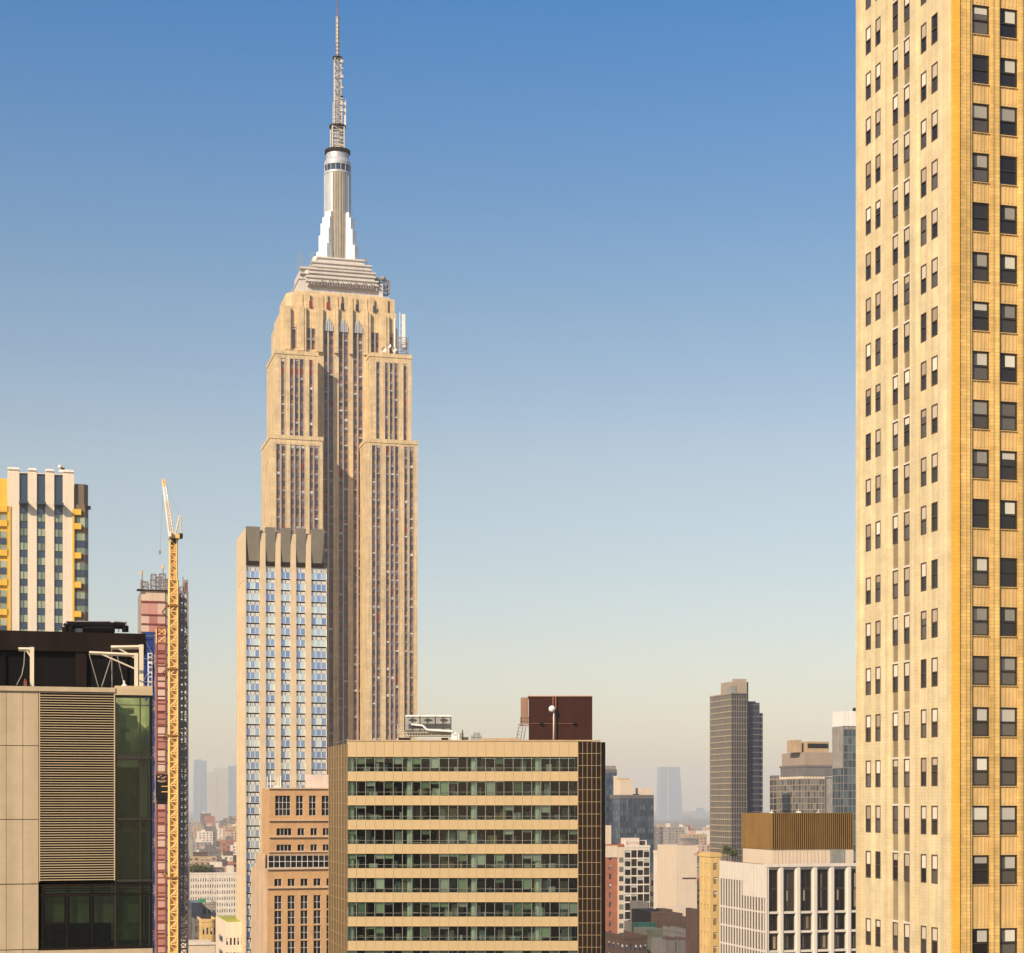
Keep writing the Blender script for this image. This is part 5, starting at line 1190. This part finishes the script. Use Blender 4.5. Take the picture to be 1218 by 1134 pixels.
# dark twin tower with tan bands
def twin():
    d = 850; Yf = Yd(d, 869.5); x0 = X(869.5,Yf); x1 = X(889,Yf); yb = Yat(844.3,x0); z = lambda p: Z(p,880,Yf)
    R = thing('banded_tower', 'dark glass tower with tan floor bands and stepped navy wing behind', 'skyscraper', (x0+5, Yf+15, 0))
    st = 7.14*dep(x0,Yf)/F; zt = z(824.5); c = MB(); c.box(x0+.05, x1, Yf+.05, yb, 0, zt-.05); c.build('core', M['g_greytan'], R)
    e = MB(); b = MB(); f = MB(); zc = zt
    while zc > 20:
        b.box(x0-.2, x0+.04, Yf-.2, yb, zc-.55, zc); f.box(x0+.05, x1, Yf-.18, Yf+.04, zc-.38, zc); zc -= st
    for k in range(1,10): yy = Yf + (yb-Yf)*k/10; e.box(x0-.1, x0+.04, yy-.15, yy+.15, 20, zt-1)
    for k in range(7): xx = x0+.2+(x1-x0)*k/6.6; e.box(xx-.15, xx+.15, Yf-.12, Yf+.04, 20, zt-1)
    e.build('mullion', M['grey_band'], R); pieces(b, 'side_band', M['tan_band'], R); pieces(f, 'front_band', M['grey_band'], R)
    g_ = MB(); g_.box(x0+.04, x1, Yf+.0, Yf+.049, 0, zt-.1); g_.build('front_glass', M['g_dark2'], R)
    e = MB(); e.prism([(x0+.4,Yf+.6),(x1,Yf+.6),(x1,Yf+14),(x0+.4,Yf+14)], zt, z(811)); e.prism([(X(873,Yf+1),Yf+1.2),(x1-.1,Yf+.8),(x1-.1,Yf+3),(X(873,Yf+1),Yf+3)], z(811), z(807.5)); e.build('crown_block', M['greytan'], R)
    e = MB(); e.box(x0-.0+.2, X(876,Yf), Yf+.3, Yf+5, zt+.01, z(816)); e.build('plant_box', M['unit'], R)
    e = MB(); e.box(x1+.01, X(892,Yf), Yf+2, Yf+18, 0, z(811)); e.build('dark_flank', M['g_navy2'], R)
    Y2 = Yf + 4; w1 = MB(); w1.box(X(889.5,Y2), X(903.5,Y2), Y2, Y2+20, 0, Z(836,890,Y2)); w1.box(X(891,Y2), X(901,Y2), Y2+2, Y2+14, Z(836,890,Y2), Z(834,890,Y2)); w1.box(X(903.5,Y2)+.01, X(908.3,Y2), Y2+1, Y2+18, 0, Z(848,890,Y2)); w1.build('navy_wing', M['g_navy2'], R)
    e = MB(); zc = Z(838,890,Y2); wb = [e]
    while zc > 20:
        e.box(X(892,Y2), X(903.4,Y2), Y2-.15, Y2-.01, zc-.3, zc)
        if zc < Z(850,890,Y2): e.box(X(903.5,Y2), X(908.2,Y2), Y2+.8, Y2+.99, zc-.6, zc+.2)
        zc -= st
    pieces(e, 'wing_band', M['grey_band'], R)
twin()
# stepped building right of it
R, x0, x1, Yf, yb, zt = tower('stepped_office', 'grey glass office with tan stepped upper floors left of white capped tower', 'office building', 956.5, 981, 923.5, 1000, side=926, wall='cream_panel', glass='g_grey', storey=3.5, ncol=7, scol=9, hf=.6, style='curtain', trim='tan_band', build_roof=False)
e = MB(); e.box(X(956.5,Yf-.2), X(992,Yf), Yf-.2, yb-3, zt+.01, Z(912.5,960,Yf)); e.box(X(956.8,Yf)-.5, X(993,Yf), Yf-.5, yb-2, Z(912.6,960,Yf), Z(910.2,960,Yf)); e.build('upper_floor', M['greybrick'], R)
e = MB(); e.box(X(956.6,Yf-.3), X(990.5,Yf), Yf-.3, yb-5, Z(910.1,960,Yf), Z(895,960,Yf)); e.build('blank_storey', mat('mauve_stone', (.33,.25,.19), var=.06), R)
e = MB(); e.box(X(950,Yf), X(957,Yf), Yf+4, Yf+16, Z(895,960,Yf), Z(880,960,Yf)); e.box(X(961,Yf), X(987,Yf), Yf+1, Yf+12, Z(895,960,Yf), Z(882,960,Yf)); e.build('roof_block', M['tanbrick'], R)
e = MB(); e.box(X(961.5,Yf), X(986,Yf), Yf+.9, Yf+.99, Z(890,960,Yf), Z(884.4,960,Yf)); e.build('louvre_band', M['black_box'], R)
e = MB(); e.box(x1+.01, X(991.5,Yf), Yf+1, yb, 0, zt-.5); e.build('grey_flank', M['concrete'], R)
tower('corner_block', 'slim grey glass slab left of the tan stepped office', 'office building', 924.2, 926.6, 924.5, 1005, depth=10, wall='greybrick', glass='g_dark', storey=3.5, ncol=1, hf=.6, style='curtain', trim='tan_band')
R, x0, x1, Yf, yb, zt = tower('white_capped_tower', 'grey glass tower with bright white blank cap behind the brick tower', 'skyscraper', 1003.3, 1040, 864, 800, side=990.6, wall='concrete', glass='g_teal', storey=3.5, ncol=7, scol=4, hf=.7, style='curtain', trim='grey_band', build_roof=False)
e = MB(); e.box(x0-.2, x1, Yf-.3, yb, zt+.01, Z(846,1010,Yf)); e.build('white_cap', M['white'], R)
e = MB(); e.box(x0-.35, x0-.16, Yf+.2, yb, Z(914,1003,Yf), zt); e.build('grey_side_panel', M['concrete2'] if 'concrete2' in M else M['concrete'], R)
e = MB(); e.ball((X(1017.5,Yf),Yf+1,Z(844,1017,Yf)), .9, 0, 6); e.tube((X(1017.5,Yf),Yf+1,Z(846,1017,Yf)), (X(1017.5,Yf),Yf+1,Z(844,1017,Yf)), .3, 5); single('roof_beacon', e, M['black_box'], 'small dark beacon on top of the white capped tower', 'beacon')

# middle gap
tower('slate_tower', 'slim dark slate tower with cream edge right of the banded office', 'skyscraper', 721, 733.4, 917, 1120, depth=20, wall='greybrick', glass='g_navy', storey=3.6, ncol=4, hf=.7, style='curtain', trim='g_navy2', roof=[('roof_screen',722,732.6,911,'grey_frame',1),('plant_box',724,730,914,'cream_metal',3)])
tower('cream_slab', 'thin cream slab between the slate tower and blue glass office', 'building', 733.6, 737.4, 923, 1115, depth=20, wall='pale_stone', style='plain')
tower('blue_glass_office', 'blue glass office block with cream penthouse in the middle gap', 'office building', 737.6, 777.3, 947.5, 1100, depth=25, wall='greybrick', glass='g_teal2', storey=3.6, ncol=12, hf=.75, style='curtain', trim='g_navy2', roof=[('penthouse',737.8,752.8,928,'pale_stone',1.5),('penthouse_top',738,748,926,'tanbrick',4,5),('stair_box',761,776,937.5,'pale_stone',2),('plant_box',753,760,944.5,'g_navy2',3)])
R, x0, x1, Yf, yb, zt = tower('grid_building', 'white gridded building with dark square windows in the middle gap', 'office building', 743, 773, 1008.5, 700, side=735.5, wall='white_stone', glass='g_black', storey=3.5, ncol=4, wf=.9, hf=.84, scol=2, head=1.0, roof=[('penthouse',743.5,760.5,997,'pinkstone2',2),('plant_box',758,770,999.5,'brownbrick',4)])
e = MB(); e.lattice(X(744,Yf+1), X(769,Yf+1), Yf+1, Yf+2, zt, Z(1000,760,Yf), 2, .1, 0, False); e.build('roof_railing', M['white'], R)
R, x0, x1, Yf, yb, zt = tower('red_brick_apartments', 'red brick apartment block with cream quoins beside the banded office', 'apartment building', 720.5, 742, 1008, 560, depth=14, wall='rbrick', glass='g_grey', storey=3.0, ncol=2, wf=.28, hf=.55, head=2.5, roof=[('roof_block',716,727,982,'pale_stone',3)])
e = MB(); e.box(X(734.6,Yf), x1+.05, Yf-.3, Yf-.01, 0, zt); e.box(x0-.1, X(734.5,Yf), Yf-.3, Yf-.01, Z(1020,730,Yf), zt+.5); e.build('cream_quoin', M['pale_stone'], R)
e = MB(); zc = Z(1026,738,Yf)
while zc > 10: e.box(X(736,Yf), X(741,Yf), Yf-.36, Yf-.31, zc, zc+1.6); zc -= 3.0
e.build('quoin_windows', M['g_grey'], R)
tower('blank_pale_building', 'pale windowless building with slotted wall in the middle gap', 'building', 804.5, 829, 1006, 640, depth=20, wall='pale_stone', style='plain', roof=[('roof_frame',812,824,1000.5,'grey_frame',2,5)])
R, x0, x1, Yf, yb, zt = tower('blank_pale_annexe', 'lower pale windowless wall in front of the blank pale building', 'building', 810.5, 829.8, 1081, 600, depth=14, wall='pale_stone', style='plain')
e = MB(); Yq = Yd(640,804.5); e.box(X(811.5,Yq), X(828,Yq), Yq-.15, Yq-.01, Z(1045.6,820,Yq), Z(1044,820,Yq)); single('wall_ledge', e, M['brownbrick'], 'dark horizontal ledge across the blank pale wall', 'ledge')
tower('dark_slit_slab', 'dark grey slab with white edges left of the blank pale building', 'building', 797.5, 804.3, 1018, 650, depth=14, wall='greybrick', style='plain')
tower('white_striped_slab', 'narrow white slab with one brown window stripe', 'building', 792.6, 797.3, 1016, 655, depth=14, wall='white_stone', glass='g_black', storey=60, ncol=1, wf=.3, hf=.95)
R, x0, x1, Yf, yb, zt = tower('yellow_stone_building', 'narrow yellow stone building with piers left of white framed building', 'building', 844.5, 857.2, 1019.5, 420, side=832, wall='jyellow', glass='olive', storey=3.3, ncol=1, wf=.35, hf=.5, scol=3, roof=[('roof_block',836,843,1016,'tanbrick',6,6)])
tower('orange_tower', 'distant orange brick tower with stepped crown in the middle gap', 'tower', 780.5, 792.5, 1027, 1150, depth=15, wall='orange_far', glass='g_dark', storey=4, ncol=3, roof=[('crown_drum',783,790,1021,'orange_far',2,5),('crown_tip',785,788,1017,'pinkstone',3,3)])
tower('terraced_block', 'dark terraced apartment block with balcony lines in the middle gap', 'apartment building', 773.5, 787, 1043, 760, depth=20, wall='greybrick', glass='g_black', storey=4.4, ncol=3, style='ribbon', hf=.55, roof=[('roof_block',774,780,1040,'brownbrick',3)])
tower('terraced_step', 'lower mossy step of the dark terraced apartment block', 'apartment building', 785, 793, 1058, 745, depth=18, wall='greenstone', glass='g_black', storey=4.4, ncol=2, style='ribbon', hf=.45)
tower('netted_building', 'building wrapped in dark green netting in the middle gap', 'building', 757, 781, 1098, 560, side=752, wall='green_net', style='plain')
tower('grey_annexe', 'small dark grey block in front of the white gridded building', 'building', 760, 771.5, 1073, 650, depth=10, wall='greybrick', style='plain')
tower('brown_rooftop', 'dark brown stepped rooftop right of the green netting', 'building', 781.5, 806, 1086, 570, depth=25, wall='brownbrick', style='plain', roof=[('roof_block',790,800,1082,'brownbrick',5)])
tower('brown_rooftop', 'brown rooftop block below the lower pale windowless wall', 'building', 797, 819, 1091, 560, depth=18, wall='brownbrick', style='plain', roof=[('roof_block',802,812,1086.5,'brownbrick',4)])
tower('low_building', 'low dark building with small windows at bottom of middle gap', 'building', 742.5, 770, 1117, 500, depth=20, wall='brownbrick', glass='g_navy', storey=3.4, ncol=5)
tower('low_building', 'mossy low grey roof block under the green netted building', 'building', 770, 792, 1106, 520, depth=12, wall='greenstone', style='plain')
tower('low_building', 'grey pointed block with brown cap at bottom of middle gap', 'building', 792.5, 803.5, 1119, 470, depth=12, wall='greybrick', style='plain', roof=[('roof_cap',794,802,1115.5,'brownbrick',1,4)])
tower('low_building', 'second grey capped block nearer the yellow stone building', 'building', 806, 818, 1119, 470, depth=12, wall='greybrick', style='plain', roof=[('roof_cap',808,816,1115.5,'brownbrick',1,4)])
tower('low_building', 'dark slate low block at the foot of yellow stone building', 'building', 819, 829, 1112, 480, depth=20, wall='greybrick', glass='g_navy', storey=3.4, ncol=3)
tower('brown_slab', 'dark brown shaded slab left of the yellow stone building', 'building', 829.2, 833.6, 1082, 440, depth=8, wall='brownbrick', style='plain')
# far towers across the river
def tapered(px0, px1, top, d, label, mm, step=.0, cap=None, dpt=60):
    Yf = Yd(d, px0); x0, x1 = X(px0,Yf), X(px1,Yf); zt = Z(top,(px0+px1)/2,Yf); W = x1-x0
    R = thing('distant_tower', label, 'skyscraper', ((x0+x1)/2, Yf, 0)); e = MB()
    n = 8
    for k in range(n):
        a, b = zt*k/n, zt*(k+1)/n; i0 = W*step*(k/n)**2
        e.box(x0+i0*.4, x1-i0, Yf+i0*.3, Yf+dpt, a, b, 0, 'D')
    e.build('shaft', M[mm], R)
    if cap: c = MB(); c.box(x0+W*cap[0], x0+W*cap[1], Yf+5, Yf+dpt-5, zt, zt+cap[2]); c.build('crown', M[mm], R)
    f = MB(); f.box(x0+W*.36, x0+W*.40, Yf-1.5, Yf-.1, 0, zt*.97); f.build('corner_rib', M['far_wall'], R)
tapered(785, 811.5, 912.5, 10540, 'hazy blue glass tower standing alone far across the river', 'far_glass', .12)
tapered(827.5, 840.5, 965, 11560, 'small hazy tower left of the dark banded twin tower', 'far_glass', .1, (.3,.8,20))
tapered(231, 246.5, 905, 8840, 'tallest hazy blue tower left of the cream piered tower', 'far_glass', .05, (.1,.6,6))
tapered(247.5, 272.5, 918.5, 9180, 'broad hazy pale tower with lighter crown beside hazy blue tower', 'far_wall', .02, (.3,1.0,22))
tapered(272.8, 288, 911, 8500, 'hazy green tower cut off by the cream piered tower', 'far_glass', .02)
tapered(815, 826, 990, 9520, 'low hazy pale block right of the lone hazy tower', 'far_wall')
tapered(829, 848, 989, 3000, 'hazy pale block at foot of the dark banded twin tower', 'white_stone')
# left gap
random.seed(21)
tower('white_office_block', 'white stone block with rows of paired windows in the left gap', 'office building', 226, 300, 1040, 990, depth=28, wall='white_stone', glass='g_dark', storey=3.5, ncol=26, wf=.4, hf=.55, head=2.2, limit=80, roof=[('roof_block',226.5,250,1034,'roof_gravel',5),('roof_shed',252,266,1035,'greybrick',4),('roof_frame',270,278,1030,'white_stone',2,3)])
tower('grey_office_block', 'grey shaded block behind the crane foot in the left gap', 'office building', 213, 225.6, 1022, 800, depth=20, wall='greybrick', glass='g_grey', storey=3.6, ncol=4, wf=.45, hf=.5)
tower('tan_block', 'tan plastered block at the foot of the crane', 'building', 211, 227.5, 1082, 600, depth=16, wall='pale_stone', style='plain', roof=[('roof_tank',209,217,1071,'concrete',3,4)])
tower('tan_block', 'narrower tan plastered block left of crane foot', 'building', 198, 209, 1084, 585, depth=16, wall='pale_stone', style='plain', roof=[('roof_unit',201,206,1098,'unit',1)])
tower('slate_block', 'dark slate shaded block with green roof sheet in left gap', 'building', 228, 240.5, 1074, 720, depth=20, wall='g_navy2', style='plain', roof=[('green_sheet',238,245,1070,'green_bright',2,6)])
tower('glazed_block', 'small grey and green glazed block behind tan windowed building', 'building', 241, 257, 1076, 735, depth=18, wall='concrete', glass='g_teal', storey=4, ncol=3, wf=.6, hf=.6)
tower('tan_windowed_building', 'tan brick building with grouped windows in the left gap', 'building', 240, 258, 1097, 640, depth=18, wall='jyellow', glass='g_dark', storey=5, ncol=4, wf=.5, hf=.5, head=2)
tower('grey_windowed_block', 'small grey block with windows left of tan windowed building', 'building', 231.5, 239.5, 1097, 650, depth=12, wall='greybrick', glass='g_grey', storey=4, ncol=2)
R, x0, x1, Yf, yb, zt = tower('mossy_roof_building', 'pale brick corner building with yellow green mossy roof', 'building', 268, 290, 1097, 560, side=256.5, wall='cream_panel', glass='g_dark', storey=4.6, ncol=5, wf=.5, hf=.5, scol=1, head=5, build_roof=False)
e = MB(); e.box(x0+.6, x1, Yf+.6, yb-.6, zt+.01, zt+.12); e.build('moss_roof', M['moss'], R)
tower('cream_parapet_building', 'cream building with a thick parapet at bottom of left gap', 'building', 221, 256, 1124, 520, depth=20, wall='pale_stone', style='plain', roof=[('parapet',220.6,256.4,1121.5,'white_stone',-.3,1)])
cols = ['tanbrick','brownbrick','greybrick','pinkstone','white_stone','rbrick','concrete']
nmc = {'tanbrick':'tan','brownbrick':'brown','greybrick':'grey','pinkstone':'pink','white_stone':'white','rbrick':'red brick','concrete':'concrete grey'}
def far_city(pa, pb, n, tops, ds, where, seed):
    random.seed(seed)
    for i in range(n):
        t = i/(n-1); d = ds[0]*(ds[1]/ds[0])**t; px_ = random.uniform(pa, pb); w_ = random.uniform(11,26)*F/d*random.uniform(.9,1.4); base = HY + CH*F/d
        h = random.uniform(22, 62) * (1.0 if d < 2500 else 1.25); top = max(base - h*F/d, tops); c = random.choice(cols)
        Yf = Yd(d, px_); x0, x1 = X(px_,Yf), X(px_+w_,Yf); zt = Z(top, px_, Yf); R = thing('distant_building', f'hazy {nmc[c]} building among the low roofs far behind, {where}', 'building', ((x0+x1)/2, Yf, 0), f'hazy low {nmc[c]} buildings {where}')
        e = MB(); dp = random.uniform(15,30); rows = floors(zt, max(zt-32, 3), 3.8, .5, 1.5); nc = max(2, int((x1-x0)/5))
        pl = facade(e, (x0,Yf), (1,0), x1-x0, 0, zt, even(x1-x0, nc, .45), rows, .3) + facade(e, (x0,Yf+dp), (0,-1), dp, 0, zt, even(dp, 3, .4), rows, .3)
        e.box(x0, x1, Yf, Yf+dp, 0, zt, 0, 'DFL'); e.build('wall', M[c], R)
        q = MB()
        for p in pl: q.add(win_plain(p[2], p[3], random.randrange(6)), p[0], p[1])
        if q.v: q.build('windows_beyond', [M['g_dark'], M['g_dark'], M['blind']], R, kind='stuff')
        r = MB(); r.box(x0+(x1-x0)*.2, x0+(x1-x0)*random.uniform(.4,.75), Yf+2, Yf+7, zt, zt+random.uniform(2.5,6)); r.build('roof_house', M[random.choice(cols)], R)
far_city(222, 282, 80, 962, (1080, 5200), 'in the left gap', 3)
far_city(776, 845, 56, 984, (1000, 5600), 'in the middle gap', 4)
far_city(-60, 1280, 60, 1000, (1500, 6500), 'behind the towers', 8)
for i in range(16):
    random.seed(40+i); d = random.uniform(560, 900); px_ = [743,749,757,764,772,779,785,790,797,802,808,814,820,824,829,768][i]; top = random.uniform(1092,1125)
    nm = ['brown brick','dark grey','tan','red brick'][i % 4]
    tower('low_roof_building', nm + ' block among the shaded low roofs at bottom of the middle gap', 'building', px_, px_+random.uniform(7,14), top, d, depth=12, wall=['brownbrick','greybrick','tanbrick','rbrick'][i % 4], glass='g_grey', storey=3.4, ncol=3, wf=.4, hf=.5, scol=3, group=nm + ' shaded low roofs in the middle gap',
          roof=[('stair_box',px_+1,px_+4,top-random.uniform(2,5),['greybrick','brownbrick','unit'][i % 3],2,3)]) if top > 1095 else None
# rooftop trees on the white block
def roof_tree(px_, d, r, label):
    Yq = Yd(d, px_); zb = Z(1039, px_, Yq); cx = X(px_,Yq); T = thing('tree', label, 'tree', (cx,Yq,zb)); e = MB(); cz = zb + r*1.15
    for k in range(500):
        a, b = random.uniform(0,2*pi), random.uniform(-1,1); rr = r*random.uniform(.3,1.1)*(1+.3*sin(3*a+b*5)); c_ = sqrt(1-b*b)
        p = Vector((cx+rr*c_*cos(a)*1.3, Yq+rr*c_*sin(a), cz+rr*b*.8)); s = random.uniform(.25,.5); v1 = Vector((random.gauss(0,1),random.gauss(0,1),random.gauss(0,1))).normalized(); v2 = v1.orthogonal().normalized(); e.poly([p-v1*s, p+v2*s*.6, p+v1*s, p-v2*s*.6])
    e.build('crown', M['leaf'], T); t = MB(); t.tube((cx,Yq,zb), (cx,Yq,cz), .25, 6, 0, .1); t.tube((cx,Yq,cz-r*.4), (cx+r*.5,Yq,cz+r*.3), .12, 5, 0, .04); t.tube((cx,Yq,cz-r*.4), (cx-r*.5,Yq,cz+r*.3), .12, 5, 0, .04); t.build('trunk', M['bark'], T)
for i, (p, r) in enumerate([(229,2.4),(234,2.9),(239,2.2),(244.5,2.6),(249,1.8)]): roof_tree(p, 994, r, ['leftmost green tree','largest dense green tree','middle small green tree','fourth rounder green tree','smallest rightmost green tree'][i] + ' on the roof of the white windowed block')

# ================================================================== HAZE
h = MB(); h.box(-10000, 22000, -3000, 22000, -5, 455)
hm = bpy.data.materials.new('haze'); hm.use_nodes = True; N = hm.node_tree.nodes; N.remove(N['Principled BSDF'])
v = N.new('ShaderNodeVolumePrincipled'); v.inputs['Density'].default_value = 9e-5; v.inputs['Color'].default_value = (1,.965,.91,1); v.inputs['Anisotropy'].default_value = .05
hm.node_tree.links.new(v.outputs[0], N['Material Output'].inputs['Volume'])
h.build('haze', hm, None, (0,0,0), kind='stuff')
